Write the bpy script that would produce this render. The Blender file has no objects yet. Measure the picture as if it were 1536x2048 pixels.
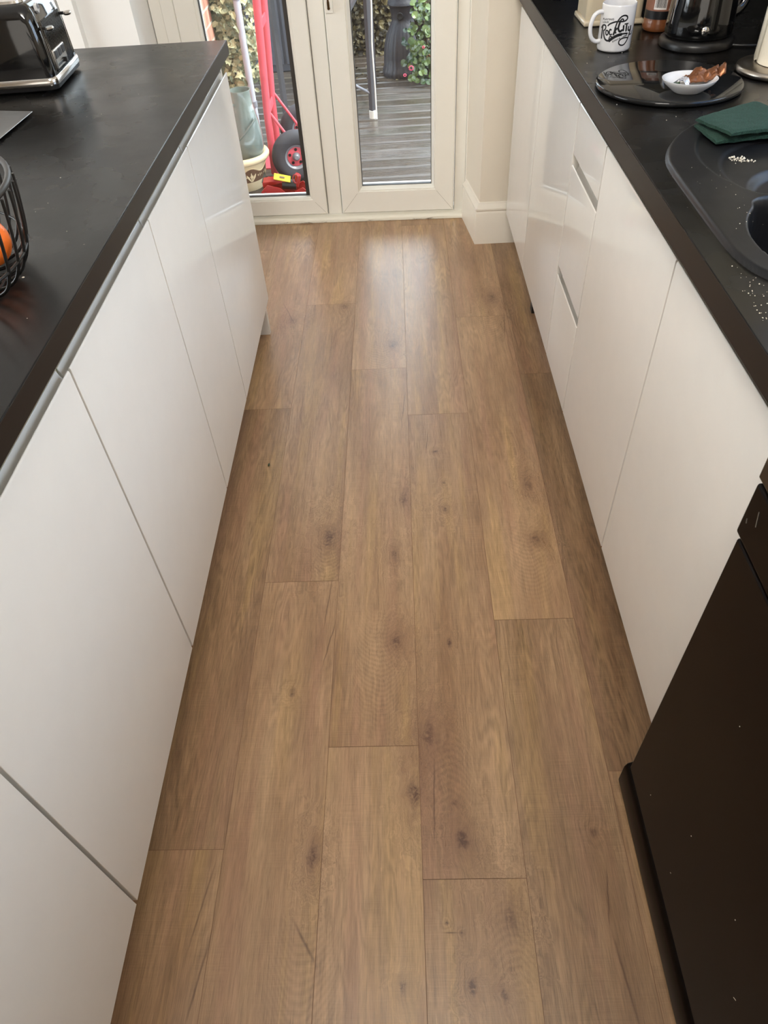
import bpy, bmesh, math, random
from mathutils import Vector, Matrix, noise
random.seed(7)
PI = math.pi
col = bpy.context.scene.collection
scene = bpy.context.scene

# ------------------------------------------------------------------ camera
H = 1.41
YAW, PITCH, ROLL, FPX = -4.98281057e-02, 8.04558827e-01, -7.19558156e-02, 1410.66
f_ = Vector((math.sin(YAW)*math.cos(PITCH), math.cos(YAW)*math.cos(PITCH), -math.sin(PITCH)))
r_ = Vector((math.cos(YAW), -math.sin(YAW), 0)); u_ = r_.cross(f_)
r2 = r_*math.cos(ROLL)+u_*math.sin(ROLL); u2 = -r_*math.sin(ROLL)+u_*math.cos(ROLL)
cam = bpy.data.cameras.new('camera'); cam.sensor_fit = 'VERTICAL'; cam.sensor_height = 36; cam.sensor_width = 27
cam.lens = FPX/2048*36; cam.clip_start = .02; cam.clip_end = 100
co = bpy.data.objects.new('camera', cam); col.objects.link(co)
co.matrix_world = Matrix(((r2.x, u2.x, -f_.x, 0), (r2.y, u2.y, -f_.y, 0), (r2.z, u2.z, -f_.z, H), (0, 0, 0, 1)))
scene.camera = co

# ------------------------------------------------------------------ world, lights, exposure
scene.view_settings.view_transform = 'Standard'
scene.view_settings.look = 'None'
scene.view_settings.gamma = 1
scene.view_settings.use_curve_mapping = False
scene.view_settings.exposure = 0.22
w = bpy.data.worlds.new('sky'); scene.world = w; w.use_nodes = True
wn = w.node_tree; wn.nodes.clear()
wo = wn.nodes.new('ShaderNodeOutputWorld'); wb = wn.nodes.new('ShaderNodeBackground')
wb.inputs[0].default_value = (.78, .89, 1.0, 1); wb.inputs[1].default_value = 5.6
wn.links.new(wb.outputs[0], wo.inputs[0])
def light(name, kind, loc, direction, energy, color, size=1, size_y=None, angle=None):
    L = bpy.data.lights.new(name, kind); L.energy = energy; L.color = color
    if kind == 'AREA':
        L.size = size
        if size_y: L.shape = 'RECTANGLE'; L.size_y = size_y
    if angle is not None: L.angle = angle
    o = bpy.data.objects.new(name, L); col.objects.link(o); o.location = loc
    o.rotation_euler = Vector(direction).to_track_quat('-Z', 'Y').to_euler()
    return o
light('sun', 'SUN', (3, 4, 6), (-.62, .18, -.76), 3.4, (1, .95, .86), angle=math.radians(1.2))
light('window_daylight', 'AREA', (1.06, 1.15, 1.54), (-1, 0, -.12), 4.2, (.22, .48, 1), .95, .75)
light('far_end_fill_light', 'AREA', (-.05, .15, 2.22), (0, 1, -.22), 26, (1, .95, .87), .7, .22)  # unseen fill light, added to brighten the far end
light('rear_fill_light', 'AREA', (-.7, -2.5, 1.3), (.16, 1, 0), 17, (1, .95, .87), 2.4, 1.7)  # added fill behind the camera; the rear wall has no window
light('left_fill_light', 'AREA', (-3.0, 1.9, 1.5), (1, 0.15, -.1), 17, (1, .98, .95), 1.6, 1.3)  # added fill from the left, brightening the right-hand doors
pl = light('garden_daylight_portal', 'AREA', (-.26, 3.47, 1.05), (0, -1, 0), 1, (1, 1, 1), 1.2, 2.0); pl.data.cycles.is_portal = True

# ------------------------------------------------------------------ materials
def srgb(r, g, b):
    def c(v):
        v /= 255
        return v/12.92 if v <= .04045 else ((v+.055)/1.055)**2.4
    return (c(r), c(g), c(b), 1)
def newmat(name):
    m = bpy.data.materials.new(name); m.use_nodes = True; nt = m.node_tree; nt.nodes.clear()
    o = nt.nodes.new('ShaderNodeOutputMaterial'); p = nt.nodes.new('ShaderNodeBsdfPrincipled')
    nt.links.new(p.outputs[0], o.inputs[0]); return m, nt, p
class NT:
    def __init__(s, nt): s.nt = nt
    def lk(s, a, b): s.nt.links.new(a, b)
    def n(s, t): return s.nt.nodes.new('ShaderNode'+t)
    def val(s, sock, v):
        if hasattr(v, 'is_linked') or isinstance(v, bpy.types.NodeSocket): s.lk(v, sock)
        else: sock.default_value = v
    def math(s, op, a, b=None, c=None, clamp=False):
        n = s.n('Math'); n.operation = op; n.use_clamp = clamp
        s.val(n.inputs[0], a)
        if b is not None: s.val(n.inputs[1], b)
        if c is not None: s.val(n.inputs[2], c)
        return n.outputs[0]
    def vm(s, op, a, b=None):
        n = s.n('VectorMath'); n.operation = op; s.val(n.inputs[0], a)
        if b is not None: s.val(n.inputs[1], b)
        return n.outputs['Value'] if op in ('DOT_PRODUCT', 'LENGTH', 'DISTANCE') else n.outputs[0]
    def comb(s, x, y, z=0.0):
        n = s.n('CombineXYZ'); s.val(n.inputs[0], x); s.val(n.inputs[1], y); s.val(n.inputs[2], z); return n.outputs[0]
    def noise(s, vec, scale=1, detail=3, rough=.5, dist=0):
        n = s.n('TexNoise'); s.val(n.inputs['Vector'], vec); n.inputs['Scale'].default_value = scale
        n.inputs['Detail'].default_value = detail; n.inputs['Roughness'].default_value = rough; n.inputs['Distortion'].default_value = dist
        return n.outputs[0]
    def rng(s, v, a, b, c=0., d=1., clamp=True, smooth=False):
        n = s.n('MapRange'); n.clamp = clamp
        if smooth: n.interpolation_type = 'SMOOTHSTEP'
        s.val(n.inputs[0], v); n.inputs[1].default_value = a; n.inputs[2].default_value = b
        s.val(n.inputs[3], c); s.val(n.inputs[4], d); return n.outputs[0]
    def mix(s, fac, a, b, mode='MIX'):
        n = s.n('Mix'); n.data_type = 'RGBA'; n.blend_type = mode
        s.val(n.inputs[0], fac); s.val(n.inputs[6], a); s.val(n.inputs[7], b); return n.outputs[2]
    def bump(s, h, dist, strength=1):
        n = s.n('Bump'); n.inputs['Strength'].default_value = strength; n.inputs['Distance'].default_value = dist
        s.lk(h, n.inputs['Height']); return n.outputs[0]
def simple(name, c, rough=.5, metal=0, coat=0, spec=.5, var=0, vscale=20, bump=0, bscale=200, trans=0, ior=1.45, stretch=(1, 1, 1), rvar=0):
    m, nt, p = newmat(name); N = NT(nt)
    tc = N.n('TexCoord'); vec = N.vm('MULTIPLY', tc.outputs['Object'], stretch)
    nz = N.noise(vec, vscale, 4, .6)
    a = tuple(max(0, c[i]*(1-var)) for i in range(3))+(1,); b = tuple(min(1, c[i]*(1+var)) for i in range(3))+(1,)
    N.lk(N.mix(N.rng(nz, .3, .7), a, b), p.inputs['Base Color'])
    N.lk(N.rng(nz, .3, .7, max(0, rough-rvar), rough+rvar), p.inputs['Roughness'])
    p.inputs['Metallic'].default_value = metal
    p.inputs['Coat Weight'].default_value = coat; p.inputs['Coat Roughness'].default_value = .03
    p.inputs['Specular IOR Level'].default_value = spec
    p.inputs['Transmission Weight'].default_value = trans; p.inputs['IOR'].default_value = ior
    if bump: N.lk(N.bump(N.noise(vec, bscale, 3, .6), bump), p.inputs['Normal'])
    return m
M = {}
M['gloss_white'] = simple('gloss_white', srgb(228, 224, 218), .07, var=.01, spec=.45, bump=.00002, bscale=25)
M['carcass'] = simple('carcass', srgb(212, 204, 178), .45, var=.02)
M['wall'] = simple('wall', srgb(232, 222, 205), .6, var=.015, vscale=6, bump=.0002, bscale=90)
M['wall_white'] = simple('wall_white', srgb(240, 238, 234), .55, var=.015, vscale=6)
M['upvc'] = simple('upvc', srgb(242, 238, 228), .25, var=.015, vscale=8, bump=.00005, bscale=40)
M['gasket_pale'] = simple('gasket_pale', srgb(150, 138, 120), .5)
M['gasket'] = simple('gasket', srgb(60, 56, 52), .5)
M['skirting'] = simple('skirting', srgb(236, 228, 214), .3, var=.02, vscale=10, bump=.0002, bscale=30)
M['sill_paint'] = simple('sill_paint', srgb(236, 230, 214), .4, var=.04, vscale=30, bump=.0012, bscale=60)
M['edge_brown'] = simple('edge_brown', srgb(33, 27, 23), .36, var=.05, spec=.25, vscale=8)
M['black_gloss'] = simple('black_gloss', srgb(10, 10, 11), .06, var=.1, coat=.6)
M['black_plastic'] = simple('black_plastic', srgb(24, 23, 23), .35, var=.1)
M['chrome'] = simple('chrome', srgb(215, 212, 208), .12, metal=1)
M['brushed'] = simple('brushed', srgb(170, 162, 152), .28, metal=1, var=.08, vscale=40, stretch=(1, 1, 14), bump=.00005)
M['ceramic_white'] = simple('ceramic_white', srgb(214, 212, 211), .12, coat=.4, var=.01)
M['ink'] = simple('ink', srgb(18, 18, 20), .35)
M['cream_enamel'] = simple('cream_enamel', srgb(196, 182, 156), .2, coat=.2, var=.015)
M['cream_lit'] = M['cream_enamel']
M['glass_black'] = simple('glass_black', srgb(26, 26, 26), .06, var=.05, spec=.35)
M['paper'] = simple('paper', srgb(238, 228, 208), .85, var=.03, vscale=60, bump=.0006, bscale=160)
M['wire'] = simple('wire', srgb(26, 24, 22), .38, var=.1)
M['orange'] = simple('orange', srgb(236, 112, 32), .38, var=.08, vscale=60, bump=.0006, bscale=260, coat=.15)
M['slate'] = simple('slate', srgb(176, 175, 174), .34, metal=.8, var=.08, vscale=60, stretch=(1, 5, 1), rvar=.05)
M['bronze_foil'] = simple('bronze_foil', srgb(118, 74, 46), .30, metal=.6, var=.3, vscale=50, bump=.002, bscale=70)
M['silver_foil'] = simple('silver_foil', srgb(214, 216, 226), .25, metal=.8, var=.12, vscale=90, bump=.002, bscale=120)
M['appliance'] = None
M['crumb'] = simple('crumb', srgb(214, 204, 186), .8)
M['soap'] = simple('soap', srgb(206, 198, 182), .8, var=.1)
M['leaf_dark'] = simple('leaf_dark', srgb(52, 66, 40), .6)
M['label_brown'] = simple('label_brown', srgb(128, 84, 64), .5, var=.12, vscale=120)
M['label_white'] = simple('label_white', srgb(214, 208, 204), .5)
M['coffee'] = simple('coffee', srgb(112, 66, 38), .25, var=.15, vscale=90, coat=.5)
M['red_paint'] = simple('red_paint', srgb(206, 84, 96), .35, var=.08, vscale=14)
M['red_jack'] = simple('red_jack', srgb(158, 26, 22), .3, var=.08, vscale=20)
M['rubber'] = simple('rubber', srgb(62, 62, 68), .7, var=.1, vscale=30)
M['yellow'] = simple('yellow', srgb(206, 184, 34), .4, var=.03)
M['pot_cream'] = simple('pot_cream', srgb(240, 220, 180), .35, var=.05, vscale=8)
M['pot_brown'] = simple('pot_brown', srgb(112, 84, 66), .5, var=.06)
M['drain'] = simple('drain', srgb(176, 180, 192), .4, var=.05)
M['dark_panel'] = simple('dark_panel', srgb(70, 72, 80), .6, var=.06, vscale=5)
M['terracotta'] = simple('terracotta', srgb(168, 112, 66), .7, var=.1)
M['petal'] = simple('petal', srgb(214, 84, 110), .5, var=.1)
M['slate_pot'] = simple('slate_pot', srgb(36, 36, 42), .5, var=.2, vscale=12, bump=.004, bscale=30)
M['dark_metal'] = simple('dark_metal', srgb(62, 60, 64), .35, var=.1)
M['grey_metal'] = simple('grey_metal', srgb(140, 142, 150), .35, metal=.3, var=.05)
M['soil'] = simple('soil', srgb(40, 32, 24), .9, var=.3, vscale=40, bump=.01, bscale=40)
M['brass'] = simple('brass', srgb(92, 70, 40), .3, metal=.8, var=.1)
M['cable_white'] = simple('cable_white', srgb(224, 220, 210), .4)
def leafmat(name, c1, c2, rough=.4):
    m, nt, p = newmat(name); N = NT(nt)
    at = N.n('Attribute'); at.attribute_name = 'tone'
    N.lk(N.mix(at.outputs['Fac'], c1, c2), p.inputs['Base Color']); p.inputs['Roughness'].default_value = rough
    p.inputs['Subsurface Weight'].default_value = 0
    return m
M['ivy'] = leafmat('ivy', srgb(88, 98, 74), srgb(196, 192, 150))
M['hedge'] = leafmat('hedge', srgb(30, 26, 16), srgb(92, 80, 44), .55)
M['shrub'] = leafmat('shrub', srgb(28, 52, 36), srgb(98, 116, 62), .22)
# translucent watering can
def m_can():
    m, nt, p = newmat('smoky_plastic')
    p.inputs['Base Color'].default_value = srgb(150, 162, 156); p.inputs['Roughness'].default_value = .18
    p.inputs['Transmission Weight'].default_value = .45; p.inputs['Coat Weight'].default_value = .5
    N = NT(nt); tc = N.n('TexCoord')
    nz = N.noise(tc.outputs['Object'], 14, 2)
    N.lk(N.mix(N.rng(nz, .35, .7), srgb(142, 156, 150), srgb(164, 176, 170)), p.inputs['Base Color'])
    return m
M['can'] = m_can()
def m_sill():
    m, nt, p = newmat('chipped_sill_paint'); N = NT(nt); tc = N.n('TexCoord'); P = tc.outputs['Object']
    s_ = N.n('SeparateXYZ'); N.lk(P, s_.inputs[0])
    nz = N.noise(N.vm('MULTIPLY', P, (22, 60, 90)), 1, 5, .7, .8); low = N.noise(N.vm('MULTIPLY', P, (9, 3, 3)), 1, 2)
    mk = N.math('MULTIPLY', N.rng(nz, .56, .62), N.rng(low, .42, .55))
    edge = N.rng(s_.outputs[2], .0115, .003)
    mk = N.math('MULTIPLY', mk, edge)
    N.lk(N.mix(N.math('MULTIPLY', mk, .85), srgb(236, 230, 214), srgb(126, 104, 78)), p.inputs['Base Color'])
    N.lk(N.bump(N.math('ADD', nz, N.math('MULTIPLY', mk, -1.5)), .0012), p.inputs['Normal']); p.inputs['Roughness'].default_value = .42
    return m
M['sill_paint'] = m_sill()
def m_glass():
    m = bpy.data.materials.new('pane_glass'); m.use_nodes = True; nt = m.node_tree; nt.nodes.clear(); N = NT(nt)
    o = N.n('OutputMaterial'); t = N.n('BsdfTransparent'); g = N.n('BsdfGlossy'); mx = N.n('MixShader'); fr = N.n('Fresnel')
    fr.inputs[0].default_value = 1.45; g.inputs['Roughness'].default_value = 0.0; t.inputs[0].default_value = (.93, .94, .93, 1)
    tc = N.n('TexCoord'); g.inputs[0].default_value = (1, 1, 1, 1)
    N.lk(fr.outputs[0], mx.inputs[0]); N.lk(t.outputs[0], mx.inputs[1]); N.lk(g.outputs[0], mx.inputs[2]); N.lk(mx.outputs[0], o.inputs[0])
    return m
M['glass'] = m_glass()
def m_clear():
    m, nt, p = newmat('clear_glass'); p.inputs['Roughness'].default_value = .02
    p.inputs['Transmission Weight'].default_value = 1; p.inputs['Base Color'].default_value = (.95, .93, .9, 1); return m
M['clear'] = m_clear()
def m_worktop(name, base, rough, sc):
    m, nt, p = newmat(name); N = NT(nt); tc = N.n('TexCoord'); P = tc.outputs['Object']
    big = N.noise(P, 5, 4, .6); fine = N.noise(N.vm('MULTIPLY', P, (1, .25, 1)), 120, 3, .6); smear = N.noise(N.vm('MULTIPLY', P, (1, 1.8, 1)), 7, 2, .5, .3)
    c = N.mix(N.rng(fine, .3, .7), tuple(v*.82 for v in base[:3])+(1,), tuple(v*1.22 for v in base[:3])+(1,))
    sp = N.n('TexVoronoi'); sp.inputs['Scale'].default_value = 26; N.lk(P, sp.inputs['Vector'])
    speck = N.math('LESS_THAN', sp.outputs['Distance'], .035)
    gate = N.math('GREATER_THAN', N.noise(P, 12, 2), .58)
    c = N.mix(N.math('MULTIPLY', N.math('MULTIPLY', speck, gate), .55), c, srgb(150, 142, 132))
    # dried wipe marks, a little paler
    c = N.mix(N.rng(smear, .56, .8, 0, .10), c, srgb(50, 47, 45))
    N.lk(c, p.inputs['Base Color'])
    r = N.math('ADD', N.rng(smear, .3, .75, rough-.02, rough+.03), N.rng(big, .35, .65, -.05, .05))
    N.lk(r, p.inputs['Roughness']); p.inputs['Specular IOR Level'].default_value = .26
    N.lk(N.bump(fine, .00006), p.inputs['Normal'])
    return m
M['worktop'] = m_worktop('worktop_laminate', srgb(17, 16, 15), .28, 1)
M['sink'] = m_worktop('sink_composite', srgb(20, 20, 22), .36, 1)
def m_appl():
    m, nt, p = newmat('appliance_black'); N = NT(nt); tc = N.n('TexCoord'); P = tc.outputs['Object']
    c = N.mix(N.rng(N.noise(P, 3, 3), .3, .7), srgb(10, 6, 4), srgb(15, 9, 6))
    v = N.n('TexVoronoi'); v.inputs['Scale'].default_value = 13; N.lk(N.vm('MULTIPLY', P, (1, 1.6, .8)), v.inputs['Vector'])
    s = N.math('MULTIPLY', N.math('LESS_THAN', v.outputs['Distance'], .03), N.math('GREATER_THAN', N.noise(P, 7, 2), .53))
    c = N.mix(N.math('MULTIPLY', s, .5), c, srgb(150, 138, 124)); N.lk(c, p.inputs['Base Color'])
    p.inputs['Roughness'].default_value = .34; p.inputs['Specular IOR Level'].default_value = .1
    return m
M['appliance'] = m_appl()
def m_scour():
    m, nt, p = newmat('scour_green'); N = NT(nt); tc = N.n('TexCoord'); P = tc.outputs['Object']
    nz = N.noise(P, 420, 3, .7); n2 = N.noise(P, 90, 4, .7)
    c = N.mix(N.rng(nz, .3, .7), srgb(8, 34, 27), srgb(34, 78, 62)); c = N.mix(N.rng(n2, .35, .7, 0, .5), c, srgb(18, 50, 40))
    N.lk(c, p.inputs['Base Color']); p.inputs['Roughness'].default_value = .95
    N.lk(N.bump(nz, .003), p.inputs['Normal']); return m
M['scour'] = m_scour()
def m_brick():
    m, nt, p = newmat('brick'); N = NT(nt); tc = N.n('TexCoord'); P = tc.outputs['Object']
    s = N.n('SeparateXYZ'); N.lk(P, s.inputs[0])
    b = N.n('TexBrick'); N.lk(N.comb(N.math('ADD', s.outputs[1], s.outputs[0]), s.outputs[2]), b.inputs['Vector'])
    b.inputs['Scale'].default_value = 1; b.inputs['Brick Width'].default_value = .225; b.inputs['Row Height'].default_value = .075
    b.inputs['Mortar Size'].default_value = .006; b.inputs['Color1'].default_value = srgb(196, 128, 106); b.inputs['Color2'].default_value = srgb(214, 158, 134); b.inputs['Mortar'].default_value = srgb(214, 204, 188)
    N.lk(b.outputs[0], p.inputs['Base Color']); p.inputs['Roughness'].default_value = .85; return m
M['brick'] = m_brick()
def m_deck():
    m, nt, p = newmat('deck_wood'); N = NT(nt); tc = N.n('TexCoord'); P = tc.outputs['Object']
    at = N.n('Attribute'); at.attribute_name = 'tone'
    g = N.noise(N.vm('MULTIPLY', P, (6, 90, 1)), 1, 5, .65, .3); n2 = N.noise(N.vm('MULTIPLY', P, (4, 9, 1)), 1, 4, .6)
    c = N.mix(N.rng(g, .3, .7), srgb(48, 42, 36), srgb(96, 88, 80)); c = N.mix(N.rng(n2, .45, .7, 0, .55), c, srgb(54, 54, 36))
    c = N.mix(N.math('MULTIPLY', at.outputs['Fac'], .5), c, srgb(74, 62, 56))
    N.lk(c, p.inputs['Base Color']); N.lk(N.rng(n2, .35, .65, .05, .2), p.inputs['Roughness'])
    N.lk(N.bump(g, .002), p.inputs['Normal']); return m
M['deck'] = m_deck()

# knots and cracks in the floor's own plank coordinates: u, v, size u, size v, ring strength, darkness
KN = [(.34,2.484,.030,.06,1.3,.5),(-.047,2.184,.022,.05,1.2,.55),(-.222,1.262,.030,.06,1.6,.65),(-.019,1.399,.02,.05,1.1,.5),
 (.094,1.359,.016,.025,1.0,.6),(.078,1.6,.014,.014,.8,.55),(.328,1.238,.022,.03,1.5,.55),(-.044,.935,.022,.035,1.7,.5),
 (.079,.924,.010,.022,.8,.6),(.022,.695,.028,.05,1.8,.45),(-.012,.570,.018,.045,1.2,.7),(.078,.481,.020,.03,1.3,.75),
 (.068,.552,.007,.008,.5,.7),(.333,1.443,.02,.05,1.3,.35),(-.279,.803,.010,.018,.7,.5),(-.206,.455,.016,.04,1.5,.6),
 (-.23,2.465,.018,.03,1.0,.5),(.077,.244,.014,.022,1.0,.75),(.13,.233,.010,.014,.8,.7),(-.04,.244,.012,.02,.7,.5),
 (.326,.491,.012,.015,.8,.35),(.096,1.465,.008,.012,.5,.4),(.153,.352,.02,.05,1.4,.35),(-.427,2.382,.025,.04,1.2,.3),
 (-.046,1.198,.014,.04,1.0,.45),(.04,.34,.006,.006,.3,.7),(.065,.325,.005,.005,.3,.6)]
CR = [(-.2125,1.05,.0014,.07,.006),(-.203,.93,.0014,.06,.012),(-.405,.37,.0016,.07,.012),(-.391,.255,.0018,.06,.010),(.331,.38,.0013,.05,.008),(.334,.25,.0017,.07,-.008),
 (-.013,1.83,.0012,.08,.008),(.056,1.65,.0012,.05,.006),(.363,2.28,.0014,.1,.01),(.028,.56,.0015,.08,.004),(-.445,2.43,.0013,.08,-.03),(-.212,.312,.003,.03,-.02),(.046,.325,.012,.0012,0)]
def m_floor():
    m, nt, p = newmat('oak_laminate'); N = NT(nt); tc = N.n('TexCoord'); P = tc.outputs['Object']
    at = N.n('Attribute'); at.attribute_name = 'pid'; pid = at.outputs['Fac']
    at2 = N.n('Attribute'); at2.attribute_name = 'tone'; tone = at2.outputs['Fac']
    s = N.n('SeparateXYZ'); N.lk(P, s.inputs[0]); U, V = s.outputs[0], s.outputs[1]
    off = N.comb(N.math('MULTIPLY', pid, 3.7), N.math('MULTIPLY', pid, 11.3), 0)
    PP = N.vm('ADD', P, off)
    low = N.noise(N.vm('MULTIPLY', PP, (7, 1.1, 1)), 1, 3, .5)
    mid = N.noise(N.vm('MULTIPLY', PP, (26, 4, 1)), 1, 3, .55)
    f = N.math('ADD', N.math('MULTIPLY', low, 1.7), N.math('MULTIPLY', mid, .28))
    kd = N.rng(N.noise(P, 34, 3, .6, .6), .3, .7, .45, 1.7)
    dark = None; warp = None
    for (ku, kv, su, sv, st, dk) in KN:
        d = N.vm('MULTIPLY', N.vm('SUBTRACT', P, (ku, kv, 0)), (1/su, 1/sv, 0))
        q = N.math('MULTIPLY', N.vm('DOT_PRODUCT', d, d), kd)
        e = N.math('EXPONENT', N.math('MULTIPLY', q, -.35))
        warp = N.math('MULTIPLY', e, st*.42) if warp is None else N.math('MULTIPLY_ADD', e, st*.42, warp)
        e2 = N.math('EXPONENT', N.math('MULTIPLY', q, -3.2))
        dark = N.math('MULTIPLY', e2, dk) if dark is None else N.math('MULTIPLY_ADD', e2, dk, dark)
    f = N.math('ADD', f, warp)
    rings = N.math('SINE', N.math('MULTIPLY', f, 95))
    rings2 = N.math('SINE', N.math('MULTIPLY', f, 31))
    cat = None
    for (cu, cv, su, sv, k1, k2) in ((-.085, .86, .06, .15, 520, 9000), (.30, 1.17, .05, .14, 480, 7000), (.06, .62, .05, .10, -430, 8000), (-.22, 1.20, .04, .10, 500, 9000), (-.21, .22, .06, .12, 450, 8000), (.15, .30, .04, .08, -500, 9000), (.31, 2.3, .05, .12, 420, 7000), (-.09, 2.1, .05, .1, 430, 6000)):
        du = N.math('SUBTRACT', U, cu); dv = N.math('SUBTRACT', V, cv)
        gw = N.math('EXPONENT', N.math('MULTIPLY', N.math('ADD', N.math('POWER', N.math('DIVIDE', N.math('ABSOLUTE', du), su), 3.), N.math('POWER', N.math('DIVIDE', N.math('ABSOLUTE', dv), sv), 3.)), -1))
        ph = N.math('ADD', N.math('MULTIPLY_ADD', N.math('MULTIPLY', du, du), -k2, N.math('MULTIPLY', dv, k1)), N.math('ADD', N.math('MULTIPLY', mid, 16), N.math('MULTIPLY', low, 14)))
        e = N.math('MULTIPLY', gw, N.math('SINE', ph)); cat = e if cat is None else N.math('ADD', cat, e)
    wx = N.math('ADD', U, N.math('MULTIPLY', warp, .03))
    PW = N.vm('ADD', N.comb(wx, V, 0), off)
    grain = N.noise(N.vm('MULTIPLY', PW, (150, 5, 1)), 1, 5, .7)
    pores = N.noise(N.vm('MULTIPLY', PW, (700, 22, 1)), 1, 3, .75)
    saw = N.noise(N.vm('MULTIPLY', PP, (16, 420, 1)), 1, 3, .6)
    sawm = N.noise(N.vm('MULTIPLY', PP, (9, 5, 1)), 1, 2, .5)
    patch = N.noise(N.vm('MULTIPLY', PP, (13, 1.6, 1)), 1, 3, .55)
    hue = N.noise(N.vm('MULTIPLY', PP, (19, 1.2, 1)), 1, 2, .5)
    base = N.mix(N.rng(patch, .3, .7), srgb(146, 112, 82), srgb(178, 145, 111))
    base = N.mix(N.rng(hue, .54, .66, 0, .45), base, srgb(182, 148, 100))
    base = N.mix(N.rng(hue, .46, .32, 0, .38), base, srgb(162, 120, 97))
    vig = N.math('MULTIPLY', rings, N.rng(N.noise(N.vm('MULTIPLY', PP, (9, 2.5, 1)), 1, 2), .42, .62, .15, 1))
    vig = N.math('MULTIPLY', vig, N.math('MULTIPLY_ADD', warp, .7, 1.0))
    tot = N.math('MULTIPLY', vig, .10)
    tot = N.math('MULTIPLY_ADD', rings2, .045, tot)
    tot = N.math('MULTIPLY_ADD', cat, .075, tot)
    tot = N.math('ADD', tot, N.rng(grain, .3, .7, -.17, .15, smooth=False))
    tot = N.math('ADD', tot, N.rng(pores, .3, .7, -.24, .17))
    tot = N.math('ADD', tot, N.math('MULTIPLY', N.rng(saw, .3, .7, -.07, .07), N.rng(sawm, .4, .6)))
    tot = N.math('ADD', tot, tone)
    mul = N.math('ADD', tot, 1.0)
    c = N.vm('SCALE', base); nsc = c.node; N.lk(mul, nsc.inputs['Scale'])
    kn = N.math('MULTIPLY', dark, N.rng(N.noise(PP, 90, 3, .7, 1.2), .35, .62, .15, 1.0))
    c = N.mix(N.math('MINIMUM', N.math('MULTIPLY', kn, 1.75), .88), c, srgb(66, 45, 38))
    halo = N.math('MULTIPLY', N.rng(warp, .1, .55), .34)
    c = N.mix(halo, c, srgb(118, 82, 62))
    crk = None
    for (ku, kv, su, sv, sl) in CR:
        du = N.math('ADD', N.math('SUBTRACT', U, ku), N.math('MULTIPLY', N.math('SUBTRACT', V, kv), -sl/max(sv, .02)))
        du = N.math('ADD', du, N.math('MULTIPLY', N.math('SUBTRACT', N.noise(P, 24, 3), .5), .006 if su < .01 else 0))
        a = N.math('POWER', N.math('DIVIDE', N.math('ABSOLUTE', du), su), 2.)
        b = N.math('POWER', N.math('DIVIDE', N.math('ABSOLUTE', N.math('SUBTRACT', V, kv)), sv), 4.)
        e = N.math('EXPONENT', N.math('MULTIPLY', N.math('ADD', a, b), -1))
        crk = e if crk is None else N.math('MAXIMUM', crk, e)
    c = N.mix(N.math('MULTIPLY', crk, .62), c, srgb(74, 48, 34))
    N.lk(c, p.inputs['Base Color'])
    N.lk(N.rng(grain, .3, .7, .27, .36), p.inputs['Roughness'])
    p.inputs['Specular IOR Level'].default_value = .5
    hgt = N.math('ADD', N.math('MULTIPLY', grain, .6), N.math('ADD', N.math('MULTIPLY', saw, .35), N.math('MULTIPLY', pores, .3)))
    N.lk(N.bump(hgt, .00028), p.inputs['Normal'])
    return m
M['floor'] = m_floor()
M['seam'] = simple('seam', srgb(120, 88, 64), .6)

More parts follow.
